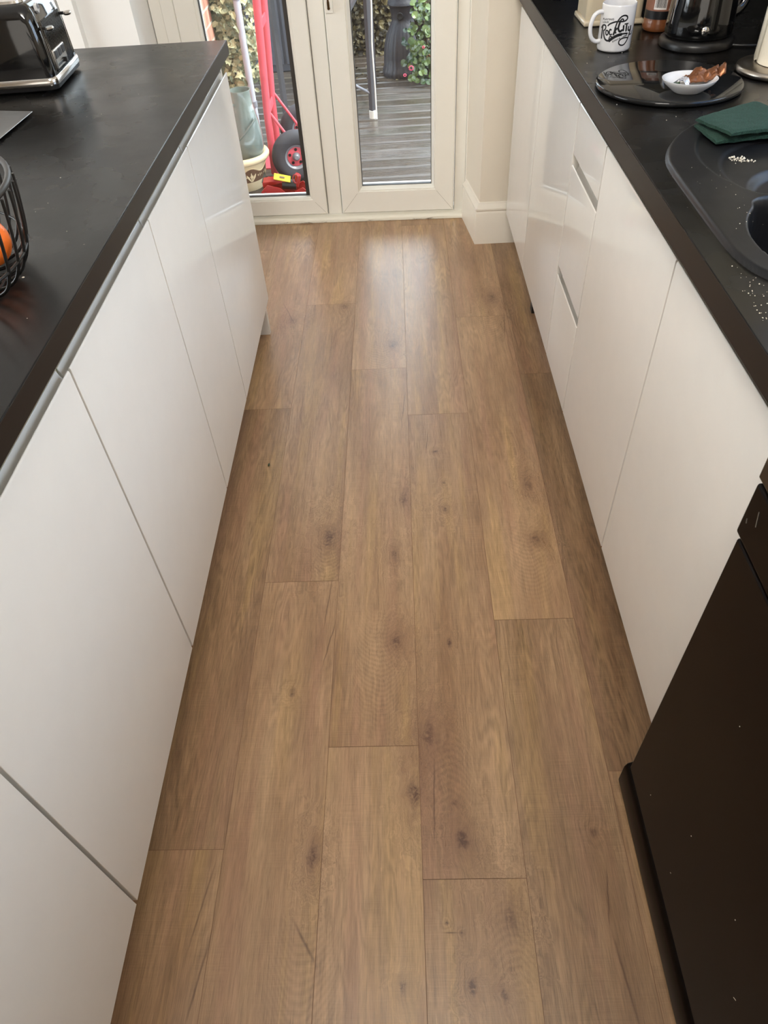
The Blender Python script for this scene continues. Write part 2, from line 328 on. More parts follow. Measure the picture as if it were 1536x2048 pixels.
# ------------------------------------------------------------------ mesh helpers
class MB:
    def __init__(s): s.v = []; s.f = []; s.fa = []; s.mi = []; s.cur = 0
    def add(s, vs, fs, a=0.0):
        b = len(s.v); s.v += [Vector(x) for x in vs]
        for f in fs: s.f.append([b+i for i in f]); s.fa.append(a); s.mi.append(s.cur)
        return s
    def box(s, x0, x1, y0, y1, z0, z1, a=0.):
        return s.add([(x0,y0,z0),(x1,y0,z0),(x1,y1,z0),(x0,y1,z0),(x0,y0,z1),(x1,y0,z1),(x1,y1,z1),(x0,y1,z1)],
            [(0,3,2,1),(4,5,6,7),(0,1,5,4),(1,2,6,5),(2,3,7,6),(3,0,4,7)], a)
    def prism(s, pts, axis, a0, a1, a=0.):
        """pts: 2D polygon; extruded along axis ('x': pts=(y,z), 'y': pts=(x,z), 'z': pts=(x,y))"""
        def P(p, t): return {'x': (t, p[0], p[1]), 'y': (p[0], t, p[1]), 'z': (p[0], p[1], t)}[axis]
        n = len(pts); vs = [P(p, a0) for p in pts]+[P(p, a1) for p in pts]
        fs = [(i, (i+1) % n, n+(i+1) % n, n+i) for i in range(n)]+[tuple(range(n-1, -1, -1)), tuple(range(n, 2*n))]
        return s.add(vs, fs, a)
    def lathe(s, prof, c=(0, 0, 0), seg=48, sx=1, sy=1, closed=False, rot=0, mod=None):
        vs = []; n = len(prof)
        for i in range(seg):
            t = 2*PI*i/seg+rot
            for r, z in prof:
                rr = r*(mod(t, z) if mod else 1)
                vs.append((c[0]+rr*math.cos(t)*sx, c[1]+rr*math.sin(t)*sy, c[2]+z))
        fs = []
        for i in range(seg):
            j = (i+1) % seg
            for k in range(n-1): fs.append((i*n+k, j*n+k, j*n+k+1, i*n+k+1))
            if closed: fs.append((i*n+n-1, j*n+n-1, j*n, i*n))
        if not closed:
            if prof[0][0] > 1e-6: fs.append(tuple(i*n for i in range(seg-1, -1, -1)))
            if prof[-1][0] > 1e-6: fs.append(tuple(i*n+n-1 for i in range(seg)))
        return s.add(vs, fs)
    def tube(s, pts, r, seg=10, closed=False, sub=0, flat=1, up=None):
        pts = [Vector(p) for p in pts]
        if sub: pts = catmull(pts, sub, closed)
        n = len(pts); rs = r if isinstance(r, (list, tuple)) else [r]*n
        if len(rs) != n: rs = [rs[min(len(rs)-1, int(i*len(rs)/n))] for i in range(n)]
        b = []; prev = None
        for i, p in enumerate(pts):
            a = pts[(i-1) % n] if (closed or i > 0) else p; c = pts[(i+1) % n] if (closed or i < n-1) else p
            t = (c-a).normalized()
            if up is not None: nrm = (Vector(up)-t*t.dot(Vector(up))).normalized()
            elif prev is None:
                q = Vector((0, 0, 1)) if abs(t.z) < .9 else Vector((1, 0, 0)); nrm = (q-t*t.dot(q)).normalized()
            else: nrm = (prev-t*t.dot(prev)).normalized()
            prev = nrm; bi = t.cross(nrm)
            for k in range(seg):
                g = 2*PI*k/seg; b.append(p+nrm*math.cos(g)*rs[i]*flat+bi*math.sin(g)*rs[i])
        fs = []
        m = n if closed else n-1
        for i in range(m):
            j = (i+1) % n
            for k in range(seg): fs.append((i*seg+k, i*seg+(k+1) % seg, j*seg+(k+1) % seg, j*seg+k))
        if not closed: fs += [tuple(range(seg-1, -1, -1)), tuple((n-1)*seg+k for k in range(seg))]
        return s.add(b, fs)
    def xf(s, mat):
        s.v = [mat @ v for v in s.v]; return s
def catmull(pts, sub, closed=False):
    out = []; n = len(pts); m = n if closed else n-1
    for i in range(m):
        p0 = pts[(i-1) % n] if (closed or i > 0) else pts[0]; p1 = pts[i]; p2 = pts[(i+1) % n]
        p3 = pts[(i+2) % n] if (closed or i < n-2) else pts[-1]
        for k in range(sub):
            t = k/sub
            out.append(.5*((2*p1)+(-p0+p2)*t+(2*p0-5*p1+4*p2-p3)*t*t+(-p0+3*p1-3*p2+p3)*t**3))
    if not closed: out.append(pts[-1])
    return out
ORG = {}
def obj(name, mb, mat, parent=None, local=False, smooth=40, bev=0, bseg=2, attr=None, mats=None):
    off = Vector((0, 0, 0))
    if parent is not None and not local: off = ORG.get(parent.name, Vector((0, 0, 0)))
    me = bpy.data.meshes.new(name); me.from_pydata([tuple(v-off) for v in mb.v], [], mb.f); 
    bm = bmesh.new(); bm.from_mesh(me); bmesh.ops.recalc_face_normals(bm, faces=bm.faces); bm.to_mesh(me); bm.free()
    if attr:
        for an in attr:
            vals = mb.fa if an == 'tone' else attr[an]
            a = me.attributes.new(an, 'FLOAT', 'FACE')
            for i, v in enumerate(vals): a.data[i].value = v
    for mm in (mats or [mat]): me.materials.append(M[mm] if isinstance(mm, str) else mm)
    if mats:
        for i, q in enumerate(mb.mi): me.polygons[i].material_index = q
    if smooth:
        me.shade_smooth(); me.set_sharp_from_angle(angle=math.radians(smooth))
    o = bpy.data.objects.new(name, me); col.objects.link(o)
    if parent is not None: o.parent = parent; ORG[o.name] = off if not local else Vector((0, 0, 0))
    if bev:
        b = o.modifiers.new('bevel', 'BEVEL'); b.width = bev; b.segments = bseg; b.limit_method = 'ANGLE'; b.angle_limit = math.radians(40); b.harden_normals = False
    return o
def tag(o, label=None, cat=None, group=None, kind=None):
    if label: o['label'] = label
    if cat: o['category'] = cat
    if group: o['group'] = group
    if kind: o['kind'] = kind
    return o
def thing(name, label, cat, loc=(0, 0, 0), rz=0, group=None, kind=None):
    o = bpy.data.objects.new(name, None); o.empty_display_size = .05; col.objects.link(o); o.location = loc; o.rotation_euler = (0, 0, rz)
    ORG[o.name] = Vector(loc); return tag(o, label, cat, group, kind)
def struct(name, mb, mat, label, cat='room', **k):
    return tag(obj(name, mb, mat, **k), label, cat, kind='structure')

# ------------------------------------------------------------------ structure: floor
AN = .00552; W = .19; LP = 1.368
jo = {-3: .47, -2: 1.118, -1: .672, 0: .412, 1: .984, 2: .61}
tones = {(-1, 0): .02, (0, 1): -.03, (0, 0): -.03, (1, 0): -.16, (1, 1): .04, (2, 1): -.30, (2, 2): -.18, (-2, 1): -.07, (-2, 0): 0., (-3, 1): -.15, (2, 0): -.08, (-1, 1): .0, (-1, 2): .03, (0, 2): .03, (-2, 2): .05, (-3, 2): .0, (1, 2): .05}  # left edge plank tone also includes the shade along the cabinets
fm = MB(); pid = []; g = .0005
rr = random.Random(3)
for k in range(-17, 7):
    j = jo.get(k, rr.uniform(0, LP)); 
    for n in range(-3, 4):
        v0 = j+(n-1)*LP; v1 = v0+LP
        v0 = max(v0, -3.0); v1 = min(v1, 3.3)
        if v1-v0 < .02: continue
        fm.add([(k*W+g, v0+g, 0), (k*W+W-g, v0+g, 0), (k*W+W-g, v1-g, 0), (k*W+g, v1-g, 0)], [(0, 1, 2, 3)], tones.get((k, n), rr.uniform(-.08, .06)))
        pid.append(rr.random())
fm.cur = 1
fm.add([(-17*W, -3, -.0012), (7*W, -3, -.0012), (7*W, 3.3, -.0012), (-17*W, 3.3, -.0012)], [(0, 1, 2, 3)]); pid.append(0)
fm.box(-17*W, 7*W, -3, 3.3, -.06, -.0014); pid += [0]*6
fl = struct('floor', fm, 'floor', 'oak effect laminate plank floor running towards the glazed doors', 'floor', smooth=0, attr={'tone': 1, 'pid': pid}, mats=['floor', 'seam'])
fl.rotation_euler = (0, 0, -AN)

# walls
mb = MB().prism([(.342, 2.95), (1.095, 2.95), (1.095, 3.45), (.30, 3.45), (.307, 3.222)], 'z', 0, 2.4)
struct('wall_back', mb, 'wall', 'cream painted wall pier right of the glazed doors', 'wall')
mb = MB().prism([(-3.25, 2.97), (-.902, 2.97), (-.93, 3.262), (-.93, 3.45), (-3.25, 3.45)], 'z', 0, 2.4)
mb.box(-3.25, -1.088, 2.93, 2.97, 0, 2.4)
struct('wall_far', mb, 'wall_white', 'pale wall left of the glazed doors behind the toaster worktop', 'wall')
mb = MB().box(-.93, .307, 2.97, 3.45, 2.07, 2.4)
struct('wall_above_door', mb, 'wall', 'cream wall strip above the glazed doors', 'wall')
# right wall with window opening y .45..1.95, z 1.08..2.08
mb = MB()
mb.box(1.095, 1.25, -3, 3.45, 0, 1.12).box(1.095, 1.25, -3, 3.45, 1.95, 2.4).box(1.095, 1.25, -3, .62, 1.12, 1.95).box(1.095, 1.25, 1.68, 3.45, 1.12, 1.95)
struct('wall_right', mb, 'wall', 'cream wall behind the sink worktop', 'wall', smooth=0)
mb = MB().box(-3.4, -3.25, -3, 3.45, 0, .7).box(-3.4, -3.25, -3, 3.45, 2.2, 2.4).box(-3.4, -3.25, -3, .7, .7, 2.2).box(-3.4, -3.25, 2.5, 3.45, .7, 2.2)
struct('wall_left', mb, 'wall', 'far left cream wall of the dining side', 'wall', smooth=0)
mb = MB().box(-3.4, 1.25, -3.1, -3, 0, 2.4)
struct('wall_rear', mb, 'wall', 'cream wall behind the camera', 'wall')
mb = MB().box(-3.4, 1.25, -3.1, 3.45, 2.4, 2.5)
struct('ceiling', mb, 'wall_white', 'white painted ceiling', 'ceiling')
def window(name, x, y0, y1, z0, z1, label):
    o = thing(name, label, 'window', (x, (y0+y1)/2, z0), kind='structure')
    mb = MB(); t = .05
    mb.box(x-.03, x+.03, y0, y0+t, z0, z1).box(x-.03, x+.03, y1-t, y1, z0, z1).box(x-.03, x+.03, y0+t, y1-t, z0, z0+t).box(x-.03, x+.03, y0+t, y1-t, z1-t, z1).box(x-.03, x+.03, (y0+y1)/2-.03, (y0+y1)/2+.03, z0+t, z1-t)
    obj('window_frame', mb, 'upvc', o, bev=.003)
    mb = MB(); mb.box(x-.002, x+.002, y0+t, (y0+y1)/2-.03, z0+t, z1-t).box(x-.002, x+.002, (y0+y1)/2+.03, y1-t, z0+t, z1-t)
    obj('pane', mb, 'glass', o, smooth=0)
window('window_1', 1.17, .62, 1.68, 1.12, 1.95, 'white framed window in the wall over the sink')
window('window_2', -3.32, .7, 2.5, .7, 2.2, 'white framed window added, unseen, in the far left wall')  # unseen window, added as a light source on the left
# skirting on the pier: front board and return
def skirt_profile():
    return [(0, 0), (.0165, 0), (.0165, .128), (.014, .134), (.0125, .137), (.0165, .143), (.0165, .149), (.013, .154), (.007, .160), (.004, .170), (0, .172)]
mb = MB(); pf = skirt_profile(); n = len(pf); vs = []
for (px, py, dx, dy) in ((.80, 2.95, 0, -1), (.342, 2.95, -1, -1), (.3085, 3.205, -1, 0)):
    for d, z in pf: vs.append((px+dx*d, py+dy*d, z))
mb.add(vs, [(k*n+i, k*n+(i+1) % n, k*n+n+(i+1) % n, k*n+n+i) for k in (0, 1) for i in range(n)]+[tuple(range(n)), tuple(range(3*n-1, 2*n-1, -1))])
struct('baseboard_back', mb, 'skirting', 'cream skirting block wrapping the foot of the wall pier', 'skirting board', smooth=30)

# ------------------------------------------------------------------ glazed doors (local frame: u along the opening, w outwards)
DZ = -math.atan(.0343)
door = thing('door_1', 'cream framed glazed double doors opening onto the deck', 'door', (0, 3.208, 0), DZ, kind='structure')
def ring(mb, u0, u1, z0, z1, a0, a1, b0, b1, wf, wb, ch=.018, cd=.02):
    """frame ring outer (u0,u1,z0,z1), glass opening (a0,a1,b0,b1) with chamfered bead"""
    def R(x0, x1, y0, y1, w): return [(x0, w, y0), (x1, w, y0), (x1, w, y1), (x0, w, y1)]
    e = .004
    L = [R(u0, u1, z0, z1, wb), R(u0, u1, z0, z1, wf+.004), R(u0+e, u1-e, z0+e, z1-e, wf), R(a0-ch-.006, a1+ch+.006, b0-ch-.006, b1+ch+.006, wf), R(a0-ch-.004, a1+ch+.004, b0-ch-.004, b1+ch+.004, wf+.005),
         R(a0-ch, a1+ch, b0-ch, b1+ch, wf+.004), R(a0, a1, b0, b1, wf+cd), R(a0, a1, b0, b1, wb)]
    vs = [p for l in L for p in l]; fs = []
    for i in range(len(L)):
        j = (i+1) % len(L)
        for k in range(4): fs.append((i*4+k, i*4+(k+1) % 4, j*4+(k+1) % 4, j*4+k))
    mb.add(vs, fs)
mb = MB()
mb.box(-.93, -.883, .045, .12, 0, 2.07).box(-.883, -.832, .036, .12, 0, 2.07)
mb.box(.257, .303, .036, .12, 0, 2.07).box(.303, .312, .02, .12, 0, 2.07)
mb.box(-.832, .257, .036, .12, .0, .026).box(-.883, .303, .03, .12, 0, .018).box(-.832, .257, .036, .12, 2.03, 2.07)
mb.box(-.318, -.256, .034, .12, .026, 2.03)
obj('door_frame', mb, 'upvc', door, local=True, bev=.0025)
mb = MB()
mb.prism([(0, 0), (.13, 0), (.13, .02), (.012, .022), (.004, .019), (0, .012)], 'x', -.93, .318)
obj('threshold', mb, 'sill_paint', door, local=True, bev=.002)
for (u0, u1, a0, a1, b0, lab) in ((-.829, -.3215, -.738, -.396, .108, 'left leaf'), (-.2525, .253, -.1565, .1545, .140, 'right leaf')):
    mb = MB(); ring(mb, u0, u1, .030, 2.027, a0, a1, b0, 1.93, .024, .09, ch=.011 if u0 > -.5 else .006, cd=.024 if u0 > -.5 else .012)
    lf = obj('door_leaf', mb, 'upvc', door, local=True, smooth=25)
    obj('pane', MB().box(a0-.004, a1+.004, .058, .062, b0-.004, 1.934), 'glass', lf, local=True, smooth=0)
    for (xa_, za_, xb_, zb_) in ((u0+.006, .036, a0-.022, b0-.022), (u1-.006, .036, a1+.022, b0-.022)):
        obj('mitre_joint', MB().tube([(xa_, .0241, za_), (xb_, .0241, zb_)], .0005, seg=5), 'gasket_pale', lf, local=True)
    gk = MB(); t = .0025
    for (x0, x1, y0, y1) in ((a0, a0+t, b0, 1.93), (a1-t-(.016 if u0 < -.5 else 0), a1, b0, 1.93), (a0, a1, b0, b0+t), (a0, a1, 1.926, 1.93)): gk.box(x0, x1, .050, .068, y0, y1)
    obj('glazing_gasket', gk, 'gasket', lf, local=True, smooth=0)
    if u0 > -.5:
        hd = MB(); hd.box(-.246, -.218, .012, .026, .80, 1.06); hd.tube([(-.232, .015, .98), (-.232, -.03, .98), (-.235, -.035, .98), (-.33, -.035, .985)], .008, sub=4)
        obj('door_handle', hd, 'upvc', lf, local=True, bev=.003)
        k = MB(); k.tube([(-.234, .008, .86), (-.233, -.006, .85), (-.2325, -.004, .828), (-.233, .004, .812)], [.003, .0035, .005, .003], seg=8, sub=3); k.lathe([(0, -.004), (.005, -.002), (.006, .004), (0, .006)], (-.2325, .0, .815), 12)
        obj('key', k, 'brass', lf, local=True)

# ------------------------------------------------------------------ cabinets
XL, XR = -.469, .4435
def front(mb, s, y0, y1, z0, z1):
    x = XL if s < 0 else XR
    pf = [(0, z0), (0, z1-.0035), (.0008, z1-.0012), (.0022, z1), (.0036, z1-.0012), (.0046, z1-.005), (.0056, z1-.013), (.0078, z1-.0185), (.0105, z1-.0195), (.0132, z1-.0165), (.0155, z1-.010), (.0185, z1-.002), (.0190, z1), (.0205, z1), (.0205, z0)]
    mb.prism([(x+s*d, z) for d, z in pf], 'y', y0, y1)
def cabinet(s, y0, y1, label, drawers=None, ztop=.893, group=None, name='base_cabinet', sink=False):
    x0 = XL if s < 0 else XR
    cx = x0+s*.29
    o = thing(name, label, 'cabinet', (cx, (y0+y1)/2, 0), group=group)
    mb = MB(); xa, xb = sorted((x0+s*.0212, x0+s*.575))
    if sink:
        mb.box(xa, xb, y0+.0005, y1-.0005, .152, .70); mb.box(xa, xa+.018, y0+.0005, y1-.0005, .70, ztop)
    else: mb.box(xa, xb, y0+.0005, y1-.0005, .152, ztop)
    obj('carcass', mb, 'carcass', o, bev=.0008)
    mb = MB()
    for yy in (y0+.06, y1-.06):
        for xx in (x0+s*.12, x0+s*.5): obj('adjustable_foot', MB().lathe([(.013, 0), (.016, .012), (.012, .02), (.012, .152)], (xx, yy, 0), 14), 'black_plastic', o)
    g = .0028
    if not drawers:
        mb = MB(); front(mb, s, y0+g, y1-g, .150, .856 if s < 0 else .8515); obj('door', mb, 'gloss_white', o, smooth=50, bev=.0006, bseg=1)
    else:
        for i, (z0, z1) in enumerate(drawers):
            mb = MB(); front(mb, s, y0+g, y1-g, z0, z1); obj('drawer_front', mb, 'gloss_white', o, smooth=50, bev=.0006, bseg=1)
    return o
G = 'gloss white handleless base cabinets'
LT = .8925
cabinet(-1, 1.70, 2.285, 'white gloss base cabinet at the end of the left run nearest the glazed doors', ztop=LT)
cabinet(-1, 1.318, 1.70, 'narrow white gloss base cabinet second from the glazed doors in the left run', ztop=LT)
cabinet(-1, .8335, 1.318, 'white gloss base cabinet third from the glazed doors in the left run', ztop=LT)
cabinet(-1, .3415, .8335, 'white gloss base cabinet fourth from the glazed doors in the left run', ztop=LT)
cabinet(-1, -.26, .3415, 'white gloss base cabinet in the lower left corner of the photo', ztop=LT)
cabinet(1, 2.394, 2.885, 'white gloss base cabinet beside the wall pier in the right run', ztop=.8755)
cabinet(1, 1.866, 2.394, 'white gloss base cabinet between the pier cabinet and the drawers', ztop=.8755)
cabinet(1, 1.577, 1.866, 'narrow white gloss unit with three drawers in the right run', drawers=[(.150, .417), (.443, .711), (.737, .8515)], ztop=.8755, name='drawer_unit')
cabinet(1, 1.073, 1.577, 'white gloss base cabinet right of the drawers under the sink', ztop=.8755, sink=True)
cabinet(1, .585, 1.073, 'white gloss base cabinet beside the black cooker', ztop=.8755, sink=True)
# end panel of peninsula
o = thing('end_panel', 'white end panel closing the left run at the glazed door end', 'panel', (-.77, 2.31, 0))
obj('panel', MB().box(-1.05, -.4875, 2.289, 2.307, .0, .8925), 'gloss_white', o, bev=.0008)
for s, y0, y1, lb in ((-1, -.26, 2.285, 'white recessed plinth under the left cabinets'), (1, .6, 2.885, 'white recessed plinth under the right cabinets')):
    x = XL-.075 if s < 0 else XR+.06
    tag(obj('plinth', MB().box(min(x, x+s*.016), max(x, x+s*.016), y0, y1, 0, .148), 'gloss_white', bev=.001), lb, 'plinth')
tag(obj('plinth_clip', MB().box(.484, .4985, 2.352, 2.388, .0, .03).box(.486, .4985, 2.36, 2.38, .03, .05), 'black_plastic', bev=.002), 'small black plastic clip showing at the floor under the right cabinets', 'clip')
tag(obj('back_panel', MB().box(-1.068, -1.052, -.26, 2.307, 0, .8925), 'gloss_white', bev=.0008), 'white back panel of the left peninsula', 'panel')

# unseen dark panels and wall unit added to darken the right worktop's reflections
o = thing('reflection_panel', 'unseen dark panel added for the kettle worktop to reflect', 'reflection_panel', (1.09, 2.0, .92))
obj('side_panel', MB().box(1.084, 1.0945, 1.96, 2.948, .92, 1.45), 'glass_black', o, bev=.001)
obj('end_panel', MB().box(.44, 1.083, 2.938, 2.9485, .92, 1.45), 'glass_black', o, bev=.001)
o = thing('reflected_cupboard', 'unseen white gloss wall cupboard added to darken the right worktop', 'cupboard', (.92, 2.44, 1.45))
obj('carcass', MB().box(.78, 1.09, 1.99, 2.94, 1.452, 2.15), 'carcass', o, bev=.001)
for y0, y1 in ((1.99, 2.463), (2.467, 2.94)): obj('door', MB().box(.758, .778, y0, y1, 1.452, 2.15), 'gloss_white', o, bev=.001)

# worktops
o = thing('worktop', 'dark worktop of the left run carrying the toaster and fruit basket', 'worktop', (-.77, 1.0, .893))
mb = MB().box(-1.085, -.4585, -.3, 2.3065, .893, .927)
obj('worktop_slab', mb, 'worktop', o, bev=.0012)
obj('edge_band', MB().box(-.4583, -.4572, -.3, 2.3065, .8932, .9258).box(-1.085, -.4572, 2.3067, 2.3076, .8932, .9258), 'edge_brown', o, smooth=0)
o = thing('worktop', 'dark worktop of the right run carrying the sink and kettle', 'worktop', (.77, 1.8, .876))
hx0, hx1, hy0, hy1 = .50, .98, .83, 1.36
X0, X1, Y0, Y1 = .4297, 1.094, .585, 2.948
def holed(mb, z0, z1):
    vs = []
    for z in (z0, z1):
        vs += [(X0,Y0,z),(X1,Y0,z),(X1,Y1,z),(X0,Y1,z),(hx0,hy0,z),(hx1,hy0,z),(hx1,hy1,z),(hx0,hy1,z)]
    fs = []
    for b in (0, 8):
        for k in range(4): q = (b+k, b+(k+1) % 4, b+4+(k+1) % 4, b+4+k); fs.append(q)
    for k in range(4):
        fs.append((k, (k+1) % 4, 8+(k+1) % 4, 8+k)); fs.append((4+k, 4+(k+1) % 4, 12+(k+1) % 4, 12+k))
    mb.add(vs, fs); return mb
obj('worktop_slab', holed(MB(), .876, .918), 'worktop', o, bev=.0012)
obj('edge_band', MB().box(.4285, .4296, Y0, Y1, .8762, .9168), 'edge_brown', o, smooth=0)

# ------------------------------------------------------------------ black cooker
o = thing('range_cooker', 'scratched black freestanding cooker in the lower right corner', 'cooker', (.72, .27, 0))
CX = .40
obj('body', MB().box(CX+.022, 1.02, -.02, .5835, .04, .90), 'appliance', o, bev=.004)
obj('oven_door', MB().box(CX, CX+.02, -.02, .5735, .095, .746), 'appliance', o, bev=.003, bseg=3)
obj('control_panel', MB().box(CX-.002, CX+.02, -.02, .5800, .752, .834), 'appliance', o, bev=.004, bseg=3)
obj('top_trim', MB().box(CX-.003, 1.02, -.02, .5820, .84, .905), 'black_gloss', o, bev=.003, bseg=3)
mb = MB()
mb.prism([(CX+.02, .0), (CX+.004, .0), (CX-.001, .004), (CX-.003, .014), (CX-.003, .070), (CX+.001, .082), (CX+.01, .088), (CX+.02, .088)], 'y', -.02, .588)
obj('kick_drawer', mb, 'appliance', o, smooth=60, bev=.003, bseg=3)
for i, yy in enumerate((.43, .35, .27, .19, .11, .03)):
    kb = MB(); kb.tube([(CX-.002, yy, .793), (CX-.024, yy, .793)], [.017, .014], seg=20); obj('knob', kb, 'black_plastic', o)
mb = MB()
for (a, b) in (((CX-.0023, .5535, .812), (CX-.0023, .5475, .793)), ((CX-.0023, .568, .786), (CX-.0023, .566, .780))):
    mb.tube([a, b], .0008, seg=6)
obj('scratch_marks', mb, 'brushed', o)
SPK = [(.2481, .3739, 0), (.1790, .289, .004), (.3752, .3062, 0), (.4895, .1729, 0), (.4119, .5759, 0), (.3666, .1682, .002)]
for (yy, zz, l_) in SPK: obj('paint_chip', MB().lathe([(0, -.0007), (.0009, 0), (0, .0006)], (CX, yy, zz), 6, sy=1.0) if l_ == 0 else MB().tube([(CX, yy, zz), (CX, yy-l_, zz+l_*1.2)], .0005, seg=5), 'crumb', o)

# ------------------------------------------------------------------ sink (composite, heightfield with rolled edge)
def sd_poly(px, py, poly):
    d = 1e9; ins = False; n = len(poly); j = n-1
    for i in range(n):
        xi, yi = poly[i]; xj, yj = poly[j]
        ex, ey = xj-xi, yj-yi; wx, wy = px-xi, py-yi
        t = max(0, min(1, (wx*ex+wy*ey)/(ex*ex+ey*ey))); dx, dy = wx-ex*t, wy-ey*t
        d = min(d, dx*dx+dy*dy)
        if (yi > py) != (yj > py) and px < (xj-xi)*(py-yi)/(yj-yi)+xi: ins = not ins
        j = i
    return math.sqrt(d)*(-1 if ins else 1)
def smooth_poly(p, sub=5): return [(v.x, v.y) for v in catmull([Vector((a, b, 0)) for a, b in p], sub, True)]
rim = smooth_poly([(.4682, 1.2319), (.472, 1.29), (.488, 1.345), (.512, 1.392), (.545, 1.437), (.590, 1.478), (.65, 1.497), (.78, 1.50), (.92, 1.498), (.985, 1.47), (1.0, 1.40), (1.0, 1.1), (1.0, .90), (.985, .83), (.92, .80), (.78, .795), (.62, .80), (.56, .82), (.52, .85), (.492, .882), (.477, .915), (.469, .965), (.4675, 1.04), (.4678, 1.14)])
rec = smooth_poly([(.564, 1.405), (.545, 1.365), (.531, 1.325), (.5255, 1.285), (.527, 1.25), (.535, 1.208), (.548, 1.180), (.562, 1.150), (.60, 1.13), (.75, 1.12), (.92, 1.13), (.955, 1.20), (.955, 1.36), (.92, 1.44), (.80, 1.455), (.68, 1.455), (.60, 1.44)])
bowl = smooth_poly([(.568, 1.108), (.553, 1.082), (.535, 1.052), (.523, 1.02), (.5165, .985), (.518, .945), (.535, .90), (.575, .865), (.64, .85), (.78, .848), (.90, .86), (.945, .90), (.95, 1.0), (.94, 1.075), (.88, 1.112), (.74, 1.118), (.63, 1.120)])
def ss(a, b, x):
    t = max(0, min(1, (x-a)/(b-a))); return t*t*(3-2*t)
st = .0026; nx = int(.56/st); ny = int(.74/st); vs = []; idx = {}; fs = []
for j in range(ny+1):
    for i in range(nx+1):
        x = .455+i*st; y = .78+j*st
        d = sd_poly(x, y, rim)
        if d > .006: continue
        z = .9262
        if d > -.0045: z -= .0100*(ss(-.0045, .0026, d)**1.5)
        dr = sd_poly(x, y, rec)
        z -= .0045*ss(.002, -.006, dr)
        dc = math.hypot(x-.70, y-1.225)-.152
        if y > 1.06: z -= .004*ss(.002, -.007, dc)*ss(.0, -.01, dr)
        d2 = math.hypot(x-.68, y-1.14)-.113
        if d2 < .01: z -= .012*ss(.006, -.014, d2)*ss(.004, -.01, min(dr, sd_poly(x, y, bowl)))
        db = sd_poly(x, y, bowl)
        if db < .012: z -= .165*ss(.010, -.024, db) if db > -.024 else .165
        idx[(i, j)] = len(vs); vs.append((x, y, max(z, .9265-.185)))
for j in range(ny):
    for i in range(nx):
        q = [(i, j), (i+1, j), (i+1, j+1), (i, j+1)]
        if all(k in idx for k in q): fs.append(tuple(idx[k] for k in q))
o = thing('kitchen_sink', 'dark composite kitchen sink with drainer set into the right worktop', 'sink', (.74, 1.15, .918))
mb = MB().add(vs, fs); so = obj('basin', mb, 'sink', o, smooth=0); so.data.shade_smooth()
mb = MB().lathe([(0, 0), (.040, 0), (.044, .002), (.040, .004), (.018, .001), (0, .001)], (.74, .985, .752), 32); obj('plug_hole', mb, 'chrome', o)
# tap at the back of the sink (out of frame)

# green scouring pad: two folded layers
o = thing('scouring_pad', 'dark green folded scouring pad lying on the far corner of the sink', 'scouring pad', (.65, 1.43, .927))
def slab(quad, z0, th, n=14, wob=.0012, lift=None):
    a, b, c, d = [Vector(q) for q in quad]; vs = []; mb = MB()
    for L in (0, 1):
        for j in range(n+1):
            for i in range(n+1):
                u, v = i/n, j/n; p = (a*(1-u)+b*u)*(1-v)+(d*(1-u)+c*u)*v
                e = wob*noise.noise(Vector((p.x*60, p.y*60, L*3)))
                z = z0+L*th+e+(lift(u, v) if lift else 0)
                if L: z -= .0022*(max(0, 1-min(u, 1-u)*n)+max(0, 1-min(v, 1-v)*n))
                q = noise.noise(Vector((p.x*90, p.y*90, 5)))*.0009
                vs.append((p.x+q, p.y+q, z))
    m = (n+1)**2; fs = []
    for j in range(n):
        for i in range(n):
            k = j*(n+1)+i; fs += [(k, k+n+1, k+n+2, k+1), (m+k, m+k+1, m+k+n+2, m+k+n+1)]
    br = [i for i in range(n+1)]+[j*(n+1)+n for j in range(1, n+1)]+[n*(n+1)+i for i in range(n-1, -1, -1)]+[j*(n+1) for j in range(n-1, 0, -1)]
    for k in range(len(br)):
        p, q = br[k], br[(k+1) % len(br)]; fs.append((p, q, m+q, m+p))
    return mb.add(vs, fs)
obj('upper_layer', slab([(.5605, 1.436, 0), (.590, 1.334, 0), (.735, 1.375, 0), (.700, 1.515, 0)], .9375, .0075, lift=lambda u, v: .006*u*(1-v)), 'scour', o, smooth=60)
obj('lower_layer', slab([(.5615, 1.438, 0), (.572, 1.345, 0), (.733, 1.372, 0), (.69, 1.50, 0)], .9268, .0075), 'scour', o, smooth=60)
# soap lather on drainer
mb = MB(); q = random.Random(5)
for i in range(46):
    t = q.gauss(0, 1); x = .598+t*.009; y = 1.290-t*.003+q.gauss(0, .005); r = q.uniform(.0008, .0022)
    mb.lathe([(0, -r), (r*.9, -r*.3), (r*.8, r*.5), (0, r)], (x, y, .9178+q.random()*.003), 7)
tag(obj('food_residue', mb, 'soap'), 'small pale clump of food residue on the sink drainer', 'food scraps', kind='stuff')
